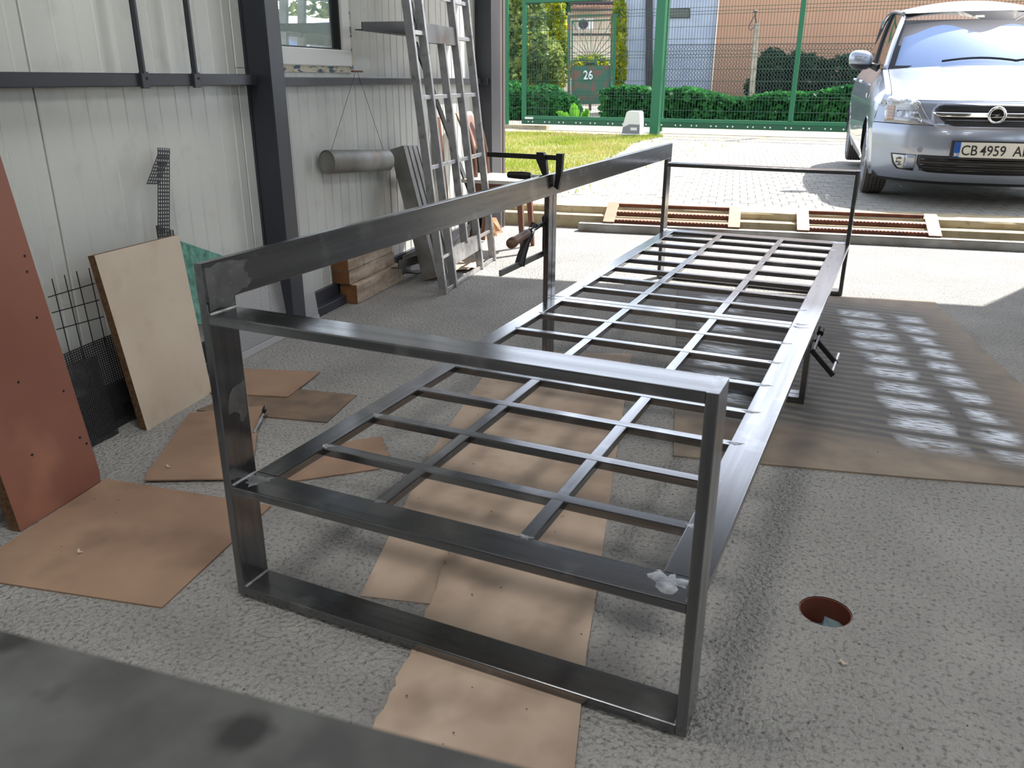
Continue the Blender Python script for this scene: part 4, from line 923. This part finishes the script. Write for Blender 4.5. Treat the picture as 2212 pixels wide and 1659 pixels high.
def torus(c, R, r, ax, n=36, k=10): return MB().grid(lambda i, j: c + (Vector((1, 0, 0)) * math.cos(2 * math.pi * i / n) + Vector((0, 0, 1)) * math.sin(2 * math.pi * i / n)) * (R + r * math.cos(2 * math.pi * j / k)) + Vector((0, 1, 0)) * (r * math.sin(2 * math.pi * j / k)), n + 1, k, closed=True)
emo = torus(em, .054, .0115, 0).build('emblem', chrome, car, local=True)
MB().cyl(em + Vector((0, -.012, 0)), em + Vector((0, -.001, 0)), .05, n=30).build('emblem_disc', blk_gloss, emo, local=True)
zz = [(-.075, .004), (-.01, .004), (-.022, -.013), (.075, .010), (.075, .004)]
MB().prism([em + Vector((-x, -.001, z)) for x, z in ((-.080, .002), (-.078, .007), (.018, .007), (.004, -.008), (.078, -.004), (.080, -.009), (-.024, -.014), (-.006, .002))], (0, .008, 0)).build('emblem_bolt', chrome, emo, local=True, smooth=False)
# lower grille opening
xs_ = list(np.linspace(-.495, .495, 34)); lg = patch(xs_, [np.interp(abs(x), [0, .40, .458, .495], [.268, .272, .284, .34]) for x in xs_], [.404] * 34, .004, grille_blk, 'lower_intake')
for z, h_ in ((.285, .012), (.320, .016), (.362, .018)): patch(list(np.linspace(-.47, .47, 26)), [z] * 26, [z + h_] * 26, .012, blk_gloss, 'intake_bar', lg, nz=2)
# number plate with its characters
yp = fy(0, .46) + .012
ph = MB().box(-.285, .285, yp - .012, yp + .004, .384, .524, c=.004).build('plate_holder', grille_blk, car, local=True)
pl = MB().box(-.258, .262, yp + .004, yp + .008, .402, .512).build('number_plate', plate_w, car, local=True, smooth=False)
MB().box(.220, .262, yp + .008, yp + .0088, .402, .512).build('country_band', plate_b, pl, local=True, smooth=False)
def text_mesh(s, size, xscale, origin, ex, ey, m, nm, parent, depth=.0012, local=True, bold=0.):
    cu = bpy.data.curves.new('t', 'FONT'); cu.body = s; cu.size = size; cu.extrude = 0; cu.offset = bold; cu.resolution_u = 4
    ob = bpy.data.objects.new('t', cu); COL.objects.link(ob); bpy.context.view_layer.update()
    dg = bpy.context.evaluated_depsgraph_get(); me = ob.evaluated_get(dg).to_mesh()
    ez = Vector(ex).cross(Vector(ey)).normalized(); mb = MB()
    mb.add([Vector(origin) + Vector(ex) * (v.co.x * xscale) + Vector(ey) * v.co.y + ez * depth for v in me.vertices], [tuple(p.vertices) for p in me.polygons])
    ob.evaluated_get(dg).to_mesh_clear(); bpy.data.objects.remove(ob); bpy.data.curves.remove(cu)
    return mb.build(nm, m, parent, local=local, smooth=False)
for s, x0, sx in (('CB', .214, .86), ('4959', .084, .84), ('AH', -.138, .86)):
    text_mesh(s, .104, sx, (x0, yp + .0085, .419), (-1, 0, 0), (0, 0, 1), letter_m, 'plate_characters', pl, bold=.0008)
text_mesh('BG', .030, 1.0, (.258, yp + .0095, .412), (-1, 0, 0), (0, 0, 1), plate_w, 'country_code', pl, bold=.001)
# mirrors, side details
for s in (1, -1):
    m = MB(); c0 = Vector((s * .925, -.66, 1.10))
    def mf(i, j):
        th = math.pi * i / 14; ph_ = 2 * math.pi * j / 24
        x, y_, z = math.sin(th) * math.cos(ph_), math.cos(th), math.sin(th) * math.sin(ph_)
        sg = lambda v, p: math.copysign(abs(v) ** p, v)
        return c0 + Vector((s * sg(x, .75) * .105, sg(y_, .9) * (.085 if y_ > 0 else .03), sg(z, .8) * .082 + .01 * x))
    m.grid(mf, 15, 24, closed=True, flip=s > 0); mo = m.build('wing_mirror', paint, car, local=True)
    m = MB(); m.grid(lambda i, j: (lambda p: Vector((p.x, p.y + .002, min(p.z, 1.062) - .004)))(mf(i, j)), 15, 24, closed=True); m.build('mirror_base', grille_blk, mo, local=True)
    MB().path([Vector((s * .84, -.66, 1.055)), Vector((s * .77, -.62, 1.03))], [.025, .035], 8).build('mirror_arm', grille_blk, mo, local=True)
    MB().lathe([(.022, 0), (.018, .006), (.001, .009)], (s * .846, -.40, .80), (s, 0, 0), 16).build('side_repeater', white_pvc, car, local=True)
    for yy in (-1.30, -2.25): MB().path([(s * .842, yy + .09, .90), (s * .866, yy + .05, .905), (s * .866, yy - .05, .905), (s * .842, yy - .09, .90)], .012, 8).build('door_handle', paint, car, local=True)
    for yc in (0., -WBS):
        m = MB(); x0 = s * .635; ax_ = (s, 0, 0)
        prof = [(.20, 0.), (.255, -.004), (.285, .004), (.300, .02)]
        for k in range(5): 
            xx = .02 + k * .03; prof += [(.303, xx + .002), (.303, xx + .024), (.296, xx + .026), (.296, xx + .028)]
        prof += [(.300, .172), (.285, .186), (.255, .192), (.205, .185)]
        tw = (-.0 if yc else .0)
        tyre = m.lathe(prof, (x0, yc, .303), ax_, 56).build('tyre', rubber, car, local=True)
        m = MB(); m.lathe([(.001, .03), (.19, .03), (.205, .10), (.207, .184), (.196, .186), (.192, .13)], (x0, yc, .303), ax_, 40).build('wheel_barrel', rim_m, tyre, local=True)
        for k in range(7):
            a = 2 * math.pi * k / 7; dirv = Vector((0, math.cos(a), math.sin(a))); tv = Vector((0, -math.sin(a), math.cos(a))); cc = Vector((x0 + s * .165, yc, .303))
            m = MB(); m.prism([cc + dirv * .03 + tv * .022, cc + dirv * .198 + tv * .03, cc + dirv * .198 - tv * .03, cc + dirv * .03 - tv * .022], Vector((-s * .02, 0, 0))); m.build('spoke', rim_m, tyre, local=True, smooth=False)
        MB().lathe([(.045, 0), (.04, .012), (.001, .014)], (x0 + s * .165, yc, .303), ax_, 20).build('hub_cap', rim_m, tyre, local=True)

# ------------------------------------------------------------------ sliding gate and fence
GY = 14.63
def gp(u, v, dy=0.): return pp(u, v, (0, GY + dy, 0), (0, 1, 0))
gl = gp(1128, 260).x; gr = 2.8; zt_g = gp(1270, -2).z + .03
gt = thing('sliding_gate', (-2.5, GY, GZ), 'green sliding gate with wire mesh infill across the yard', 'gate')
zr0, zr1 = gp(1250, 264).z, gp(1250, 253).z
def gbar(x0, x1, z0, z1, nm, m_=gate_green, th=.06, y=GY): MB().box(x0, x1, y - th / 2, y + th / 2, z0, z1, c=.004).build(nm, m_, gt)
gbar(gl, gr, .335, .40, 'bottom_rail'); gbar(gl, gr, .24, .333, 'guide_beam', gate_dark, .05)
gbar(gl, gl + .075, .402, zt_g, 'stile'); gbar(gl + .077, gr, zt_g - .06, zt_g, 'top_rail')
xs3 = gp(1713, 268).x; xs4 = gp(1745, 0).x
gbar(gp(1714, 200).x - .035, gp(1714, 200).x + .04, .402, zt_g - .062, 'stile')
gbar(gr - .06, gr, .402, zt_g - .062, 'stile')
x = gl + .15; k = 0
while x < 1.2:
    for dx in (0, .095): MB().cyl((x + dx, GY - .024, .287), (x + dx, GY - .034, .287), .014, n=8).build('bolt', white_pvc, gt)
    x += .30 if k % 2 else .36; k += 1
MB().box(gl + .08, gl + .26, GY - .05, GY - .032, .34, .375).build('end_stop', white_pvc, gt, smooth=False)
def wire_panel(x0, x1, z0, z1, y, nm, parent, sp=.052, r=.0034, hz=(), m_=wire_m):
    m = MB(); x = x0 + sp / 2
    def quadbar(a, b, rr):
        m.path([a, b], rr, 4)
    while x < x1: quadbar((x, y, z0), (x, y, z1), r); x += sp
    for z in hz: quadbar((x0, y - .004, z), (x1, y - .004, z), r * 1.15)
    o = m.build(nm, m_, parent, smooth=False); return o
hz = [.55, .75, .80, .86, 1.06, 1.26, 1.46, 1.51, 1.57, 1.77, 1.97, 2.17, 2.22, 2.28, 2.45]
wire_panel(gl + .077, gr - .06, .402, zt_g - .062, GY, 'wire_infill', gt, hz=hz)
# gate post pair in front
po = thing('gate_post', (-2.85, 13.72, GZ), 'thick green gate post standing beside the gate motor', 'post')
pb = fp(1411, 294, GZ); MB().box(pb.x - .075, pb.x + .075, pb.y, pb.y + .15, GZ + .006, 3.2, c=.006).build('post', gate_green, po)
MB().box(pb.x - .12, pb.x + .12, pb.y - .05, pb.y + .2, GZ + .008, GZ + .02).build('base_plate', gate_green, po, smooth=False)
po2 = thing('gate_post', (pb.x + .2, GY + .5, GZ), 'thinner green post just behind the thick gate post', 'post')
q = pp(1424, 285, (0, GY + .3, 0), (0, 1, 0)); MB().box(q.x - .04, q.x + .05, GY + .25, GY + .34, GZ + .001, 3.2, c=.005).build('post', gate_green, po2)
MB().box(q.x - .03, q.x + .04, GY + .10, GY + .25, 1.9, 2.0, c=.004).build('roller_arm', gate_green, po2)
# fence left of the gate
fe = thing('mesh_fence', (-7.5, 14.9, GZ), 'green wire mesh fence panel left of the sliding gate', 'fence')
fb = fp(1095, 276, GZ); MB().box(fb.x - .03, fb.x + .03, fb.y - .02, fb.y + .04, GZ, 2.6, c=.003).build('post', gate_green, fe)
MB().box(-9.6, -9.54, fb.y - .02, fb.y + .04, GZ, 2.6, c=.003).build('post', gate_green, fe)
wire_panel(-9.5, fb.x + .9, .22, 2.3, fb.y + .045, 'wire_infill', fe, hz=hz)
MB().box(-9.8, fb.x + .9, fb.y - .05, fb.y + .12, .1, .215).build('plinth', concrete_pale, fe, smooth=False)
# gate motor
mt = thing('gate_motor', fp(1362, 294, GZ), 'white and grey sliding gate motor on the ground beside the green post', 'motor')
mb_ = fp(1362, 293, GZ); bx, by = mb_.x, mb_.y + .1
m = MB(); prof = [(-.16, .03), (.17, .03), (.165, .22), (.15, .39), (.12, .415), (-.06, .415), (-.09, .39), (-.15, .15)]
m.prism([Vector((bx + x_, by - .12, GZ + z_)) for x_, z_ in prof], (0, .24, 0)); m.build('cover', motor_m, mt, ang=20)
m = MB(); m.prism([Vector((bx + x_, by - .124, GZ + z_)) for x_, z_ in ((-.155, .035), (.168, .035), (.166, .19), (-.02, .195), (-.14, .14))], (0, .01, 0)); m.build('front_panel', motor_dk, mt, smooth=False)
MB().box(bx + .0, bx + .12, by - .130, by - .122, GZ + .09, GZ + .14, c=.008).build('lock_cover', motor_m, mt)
MB().box(bx - .2, bx + .2, by - .15, by + .15, GZ + .008, GZ + .032, c=.006).build('base_plate', motor_m, mt)

# ------------------------------------------------------------------ beyond the gate
def leafmesh(n, fn, smin, smax, flat=.5, rnd=random):
    m = MB(); V = []; F = []
    for _ in range(n):
        p = fn()
        if p is None: continue
        s_ = rnd.uniform(smin, smax); a = rnd.uniform(0, 6.283); el = rnd.uniform(-.9, .9)
        d1 = Vector((math.cos(a) * math.cos(el), math.sin(a) * math.cos(el), math.sin(el))); r3 = Vector((rnd.uniform(-1, 1), rnd.uniform(-1, 1), rnd.uniform(-1, 1))); d2 = d1.cross(r3).normalized()
        o = len(V); V += [tuple(p - d1 * s_), tuple(p + d2 * s_ * flat), tuple(p + d1 * s_ ), tuple(p - d2 * s_ * flat)]; F.append((o, o + 1, o + 2, o + 3))
    m.v = V; m.f = F; return m
def blob(c, rx, ry, rz, rnd=random):
    while True:
        x, y, z = rnd.uniform(-1, 1), rnd.uniform(-1, 1), rnd.uniform(-1, 1); r = x * x + y * y + z * z
        if .25 < r < 1: return Vector((c[0] + x * rx, c[1] + y * ry, c[2] + z * rz))
def shrub(name, blobs, n, s0, s1, m_, label, cat, group=None, trunk=True):
    zs_ = min(b[2] - b[5] for b in blobs); c = blobs[0]; o = thing(name, (c[0], c[1], GZ), label, cat, group)
    tot = sum(b[3] * b[5] for b in blobs); m = MB()
    for b in blobs:
        k = leafmesh(int(n * b[3] * b[5] / tot), lambda: (lambda p: p if p.z > GZ else None)(blob(b[:3], b[3], b[4], b[5])), s0, s1); m.add(k.v, k.f)
    m.build('foliage', m_, o, smooth=False)
    m = MB()
    for b in blobs: m.path([Vector((c[0] + random.uniform(-.1, .1), c[1], GZ)), Vector((b[0], b[1], max(GZ + .2, b[2] - .3 * b[5]))), Vector((b[0], b[1], b[2] + .5 * b[5]))], [.05, .035, .01], 5)
    m.build('stem', bark_m, o)
    return o
def bpt(u, v, d): 
    p = bp(u, v, d); return p
def bl_px(u, v, d, ru, rv, ry):   # ellipsoid from pixel centre and pixel radii at depth d
    p = bp(u, v, d); return (p.x, p.y, p.z, ru * d / CAMF * 1.08, ry, rv * d / CAMF * 1.04)
# ivy hedge
DH = 19.5
hd = thing('ivy_hedge', bp(1580, 262, DH), 'dense low ivy hedge running behind the sliding gate', 'hedge')
hp0 = bp(1300, 240, 20.2); hp1 = bp(1920, 240, 18.6)
def ivyp():
    t = random.random(); p = hp0.lerp(hp1, t); top = .15 + .62 + .10 * math.sin(9 * t) + .05 * math.sin(23 * t); y = random.uniform(-.35, .3)
    z = random.uniform(.16, top); 
    if random.random() < .35: z = top + random.uniform(-.05, .05); y = random.uniform(-.3, .4)
    return Vector((p.x, p.y + y, z))
leafmesh(9000, ivyp, .05, .10, .6).build('foliage', ivy_m, hd, smooth=False)
MB().prism([hp0 + Vector((0, .1, -2)), hp1 + Vector((0, .1, -2)), hp1 + Vector((0, .5, -2)), hp0 + Vector((0, .5, -2))], (0, 0, 2.0)).build('hedge_core', dark_leaf, hd, smooth=False) if False else None
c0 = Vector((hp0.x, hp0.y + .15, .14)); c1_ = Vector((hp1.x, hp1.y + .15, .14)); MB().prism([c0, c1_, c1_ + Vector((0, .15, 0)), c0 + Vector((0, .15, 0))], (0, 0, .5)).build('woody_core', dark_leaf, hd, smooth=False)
# house wall: blue white and apricot parts
hs_ = thing('house', bp(1560, 240, 26), 'house with blue white and apricot rendered walls behind the gate', 'house')
def wallpatch(u0, u1, d0, d1, z0, z1, m_, nm, th=.3):
    a = bp(u0, 200, d0); b = bp(u1, 200, d1); a = Vector((a.x, a.y, z0)); b = Vector((b.x, b.y, z0)); n_ = Vector((-(b - a).y, (b - a).x, 0)).normalized()
    m = MB(); m.prism([a, b, b + n_ * th, a + n_ * th], (0, 0, z1 - z0)); return m.build(nm, m_, hs_, smooth=False)
wallpatch(1344, 1536, 25, 25, GZ, 6.2, wall_blue, 'blue_wall'); wallpatch(1536.5, 2400, 24.9, 22, GZ + .45, 6.2, wall_tan, 'apricot_wall'); wallpatch(1536.5, 2400, 24.85, 21.95, GZ, GZ + .45, pipe_dark, 'plinth')
_wa, _wb = bp(1344, 200, 25), bp(1536, 200, 25); _wn = Vector((-(_wb - _wa).y, (_wb - _wa).x, 0)).normalized()
def hrect(u0, v0, u1, v1, off, m_, nm, th=.04):
    P = [pp(uu, vv, _wa - _wn * off, _wn) for uu, vv in ((u0, v1), (u1, v1), (u1, v0), (u0, v0))]; m = MB(); m.prism(P, _wn * -th); return m.build(nm, m_, hs_, smooth=False)
wf_ = hrect(1443, 18, 1490, 39, .002, pipe_dark, 'window'); hrect(1395, -60, 1409, 205, .002, pipe_dark, 'downpipe', .1)
hrect(1446, 20, 1488, 37, .045, dark_glass, 'pane', .01)
MB().path([bp(1578, -10, 24.6), bp(1572, 10, 24.6), bp(1560, 25, 24.6), bp(1563, 30, 24.6), bp(1567, 24, 24.6)], .012, 5).build('cable', pipe_dark, hs_)
MB().box(*(lambda p: (p.x - .06, p.x + .06, p.y - .1, p.y, p.z - .06, p.z + .06))(bp(1566, 22, 24.7))).build('junction_box', white_pvc, hs_, smooth=False)
# chain link fence with concrete post
cf = thing('chain_link_fence', bp(1640, 215, 21), 'grey chain link fence on a concrete post behind the hedge', 'fence')
f0 = bp(1440, 95, 21.6); f1 = bp(1900, 95, 20.4)
m = MB(); zt2 = bp(1640, 95, 21).z; LX_ = (f1 - f0).length; nd = int(LX_ / .085); dirf = Vector((f1.x - f0.x, f1.y - f0.y, 0)).normalized(); LX_ = Vector((f1.x - f0.x, f1.y - f0.y, 0)).length
base = Vector((f0.x, f0.y, .3)); Hh = zt2 - .3
for s_ in (1, -1):
    for k in range(-int(Hh / .085), nd + int(Hh / .085)):
        x0_ = k * .085; xa, za, xb, zb = x0_, 0., x0_ + s_ * Hh * .8, Hh
        # clip in x
        pts_ = []
        for (xx, zz_) in ((xa, za), (xb, zb)): pts_.append((xx, zz_))
        (xa, za), (xb, zb) = pts_
        def clip(xa, za, xb, zb):
            if xa < 0: 
                if xb <= 0: return None
                t = -xa / (xb - xa); xa, za = 0, za + (zb - za) * t
            if xa > LX_:
                if xb >= LX_: return None
                t = (xa - LX_) / (xa - xb); xa, za = LX_, za + (zb - za) * t
            return xa, za
        A = clip(xa, za, xb, zb); Bq = clip(xb, zb, xa, za)
        if A is None or Bq is None: continue
        m.path([base + dirf * A[0] + Vector((0, s_ * .004, A[1])), base + dirf * Bq[0] + Vector((0, s_ * .004, Bq[1]))], .0058, 3)
m.path([base + Vector((0, 0, Hh)), base + dirf * LX_ + Vector((0, 0, Hh))], .010, 5)
m.build('wire_mesh', zinc_wire, cf, smooth=False)
pA_ = bp(1625, 214, 20.9); pB_ = bp(1634, 52, 20.9); MB().bar(Vector((pA_.x, pA_.y, GZ)), pB_, .13, .13, r=.01).build('concrete_post', conc_post, cf)
MB().path([pB_, bp(1632, 40, 20.9), bp(1632, 26, 20.9)], .02, 6).build('post_rod', pipe_dark, cf); MB().lathe([(.001, -.05), (.05, -.02), (.05, .02), (.001, .05)], bp(1632, 25, 20.9), (0, 0, 1), 12).build('insulator', zinc_wire, cf)
MB().path([bp(1632, 30, 20.8), bp(1622, 48, 20.8), bp(1617, 60, 20.8), bp(1622, 66, 20.8), bp(1629, 58, 20.8)], .012, 5).build('cable', pipe_dark, cf)
# dark shrubs in front of the apricot wall
for i, (bl_, lab) in enumerate(((((1665, 170, 22.2, 38, 60, .6), (1640, 190, 22.2, 30, 25, .5)), 'dark green shrub in front of the apricot wall beside the concrete post'), (((1740, 175, 22, 50, 55, .6), (1715, 165, 22, 30, 50, .5)), 'dark green shrub behind the slim gate stile'), (((1815, 175, 21.6, 50, 52, .6), (1850, 165, 21.6, 30, 50, .5)), 'dark green shrub beside the car mirror'))):
    shrub('shrub', [bl_px(*b) for b in bl_], 2600, .05, .11, dark_leaf, lab, 'shrub', 'dark shrubs at the apricot wall')
# left trees
shrub('tree', [bl_px(*b) for b in ((1120, 60, 22, 60, 110, .8), (1150, 150, 21.8, 70, 80, .8), (1100, 200, 21.5, 60, 60, .7))], 7000, .05, .13, olive_leaf, 'olive green leafy tree left behind the gate', 'tree')
shrub('tree', [bl_px(*b) for b in ((1105, -20, 24, 60, 70, .8), (1175, -10, 24.5, 60, 60, .8), (1095, 90, 24, 40, 60, .6), (1130, 185, 24, 80, 60, .6))], 7000, .06, .14, dark_leaf, 'dark green tall tree behind the olive coloured one', 'tree')
shrub('shrub', [bl_px(*b) for b in ((1195, 60, 23.4, 26, 75, .5), (1205, 130, 23, 20, 70, .5))], 3000, .05, .11, yellow_leaf, 'bright yellow leaved shrub left of the garden gate', 'shrub')
shrub('shrub', [bl_px(*b) for b in ((1337, 60, 24, 14, 70, .4), (1338, 140, 23.6, 14, 60, .4))], 1800, .05, .11, yellow_leaf, 'yellow green climbing shrub right of the garden gate', 'shrub')
shrub('shrub', [bl_px(*b) for b in ((1275, 150, 25.5, 50, 30, .5),)], 1200, .05, .11, yellow_leaf, 'low yellow shrub seen through the garden gate bars', 'shrub')
shrub('hedge', [bl_px(*b) for b in ((1110, 225, 20.4, 50, 45, .5), (1180, 228, 20.2, 50, 42, .5), (1225, 238, 20.2, 30, 30, .4))], 6000, .05, .10, ivy_m, 'dark green hedge left of the garden gate', 'hedge')
# garden gate with house number
DG = 21.0
gg = thing('garden_gate', bp(1275, 226, DG), 'old green garden gate with sunburst bars and house number 26', 'gate')
def gbar2(a, b, wdt, nm, m_=rust_green): MB().bar(bp(*a, DG), bp(*b, DG), wdt, wdt, r=.004).build(nm, m_, gg)
gbar2((1229, 34), (1229, 236), .075, 'post'); gbar2((1328, 34), (1324, 230), .075, 'post', gate_green); gbar2((1226, 36), (1335, 32), .05, 'top_rail'); gbar2((1234, 46), (1324, 43), .04, 'leaf_rail'); gbar2((1234, 131), (1322, 130), .04, 'leaf_rail'); gbar2((1236, 46), (1236, 228), .04, 'leaf_stile'); gbar2((1321, 44), (1319, 226), .04, 'leaf_stile')
cx, cy = 1277, 130
for k in range(13):
    a = math.pi * (k + .5) / 13; ex_, ey_ = cx + 46 * math.cos(a) * min(1 / max(.02, abs(math.cos(a))), 86 / 46 / max(.02, math.sin(a))) , cy - 46 * math.sin(a) * min(1 / max(.02, abs(math.cos(a))), 84 / 46 / max(.02, math.sin(a)))
    ex_ = max(1237, min(1320, ex_)); ey_ = max(46, ey_); MB().path([bp(cx + 8 * math.cos(a), cy - 8 * math.sin(a), DG), bp(ex_, ey_, DG)], .010, 5).build('ray_bar', rust_green, gg)
m = MB(); m.prism([bp(1237, 226, DG + .02), bp(1319, 224, DG + .02), bp(1319, 141, DG + .02), bp(1237, 142, DG + .02)], Vector(_fwd) * .01); m.build('sheet_panel', rust_green, gg, smooth=False)
MB().prism([bp(1264, 140, DG), bp(1290, 139, DG), bp(1290, 133, DG), bp(1264, 134, DG)], Vector(_fwd) * .05).build('letter_slot', rust_green, gg, smooth=False)
MB().prism([bp(1266, 138.5, DG - .02), bp(1285, 137.5, DG - .02), bp(1285, 135.5, DG - .02), bp(1266, 136, DG - .02)], Vector(_fwd) * .01).build('slot_opening', black_m, gg, smooth=False)
text_mesh('26', 26.5 * DG / CAMF, .78, bp(1260, 171, DG - .03), tuple(_right), tuple(_up), plate_w, 'house_number', gg, local=False, bold=.006)
# small house behind the garden gate
h2 = thing('cottage', bp(1280, 200, 31), 'cream cottage with tiled roof and outdoor cooling unit behind the garden gate', 'house')
def h2rect(u0, v0, u1, v1, d, m_, nm, th=.05): 
    P = [bp(u0, v1, d), bp(u1, v1, d), bp(u1, v0, d), bp(u0, v0, d)]; m = MB(); m.prism(P, Vector(_fwd) * th); return m.build(nm, m_, h2, smooth=False)
h2rect(1205, -120, 1350, 232, 31, wall_cream, 'wall', .3)
m = MB()
ra, rb = bp(1212, 19, 30.2), bp(1338, 16, 30.2); rc, rd = bp(1338, -12, 31.4), bp(1212, -10, 31.4)
n = 48; m.grid(lambda i, j: (ra.lerp(rb, i / n)).lerp(rd.lerp(rc, i / n), j) + Vector((0, 0, .045 * abs(math.sin(math.pi * i / 3)))), n + 1, 2); o = m.build('roof', tile_m, h2); solidify(o, .06)
h2rect(1210, 19, 1338, 22, 30.2, pipe_dark, 'gutter'); h2rect(1225, 2, 1330, 7, 30.1, pipe_dark, 'roof_louvre', .1)
h2rect(1248, 40, 1282, 64, 30.6, white_pvc, 'cooling_unit', .3)
c_ = bp(1260, 52, 30.55); MB().lathe([(.001, -.01), (.18, -.01), (.18, .02), (.001, .02)], c_, tuple(_fwd), 20).build('fan', pipe_dark, h2)
h2rect(1234, 72, 1345, 76, 30.7, pipe_dark, 'beam'); 
# broad leaved plant in front of the garden gate
bpnt = thing('broad_leaf_plant', bp(1243, 258, 19), 'bright green broad leaved plant at the foot of the garden gate', 'plant')
for (u, v, ang, ln_, wd_) in ((1242, 252, 90, 1.0, .9), (1225, 254, 140, .9, .7), (1208, 254, 172, .75, .6), (1266, 255, 50, .85, .7), (1280, 255, 70, .8, .5), (1255, 258, 20, .7, .5), (1235, 258, 160, .6, .5)):
    p = bp(1243 + (u - 1243) * .5, 260, 19); L_ = .45 * ln_; a = math.radians(ang); d1 = Vector(_right) * math.cos(a) + Vector((0, 0, 1)) * math.sin(a); d2 = (Vector(_right) * -math.sin(a) + Vector((0, 0, 1)) * math.cos(a)) * .9 + Vector((0, -.35, 0))
    m = MB(); m.grid(lambda i, j: p + d1 * (L_ * i / 8) + d2 * ((j - 2) / 2 * .13 * wd_ * math.sin(math.pi * min(1, .06 + i / 8.2)) ** .7) + Vector((0, -.10 * (i / 8) ** 2 - .04 * abs(j - 2) / 2, -.06 * (i / 8) ** 2 + .012 * math.sin(i * 2.2) * abs(j - 2))), 9, 5); m.build('leaf', lime_leaf, bpnt)
# right-hand side of the yard, seen mirrored in the workshop window
shrub('tree', [(6.2, 18.6, 2.6, 2.0, 1.5, 2.2), (8.6, 17.4, 2.4, 1.8, 1.4, 2.1), (4.6, 19.6, 2.0, 1.0, .8, 1.6)], 5000, .08, .18, olive_leaf, 'broad leafy tree beyond the right end of the gate, mirrored in the window', 'tree')
rf = thing('mesh_fence', (6.0, 10, GZ), 'green wire mesh fence along the right side of the yard, mirrored in the window', 'fence')
m = MB()
for k in range(90): m.path([(5.6 + .004 * k, 8 + .07 * k, .2), (5.6 + .004 * k, 8 + .07 * k, 2.0)], .004, 4)
for z in (.3, .5, .9, 1.3, 1.7, 1.95): m.path([(5.6, 8, z), (5.96, 14.3, z)], .005, 4)
m.build('wire_infill', wire_m, rf, smooth=False)
for y in (8, 10.1, 12.2, 14.3): MB().box(5.57 + .057 * (y - 8), 5.63 + .057 * (y - 8), y - .03, y + .03, GZ, 2.15).build('post', gate_green, rf)
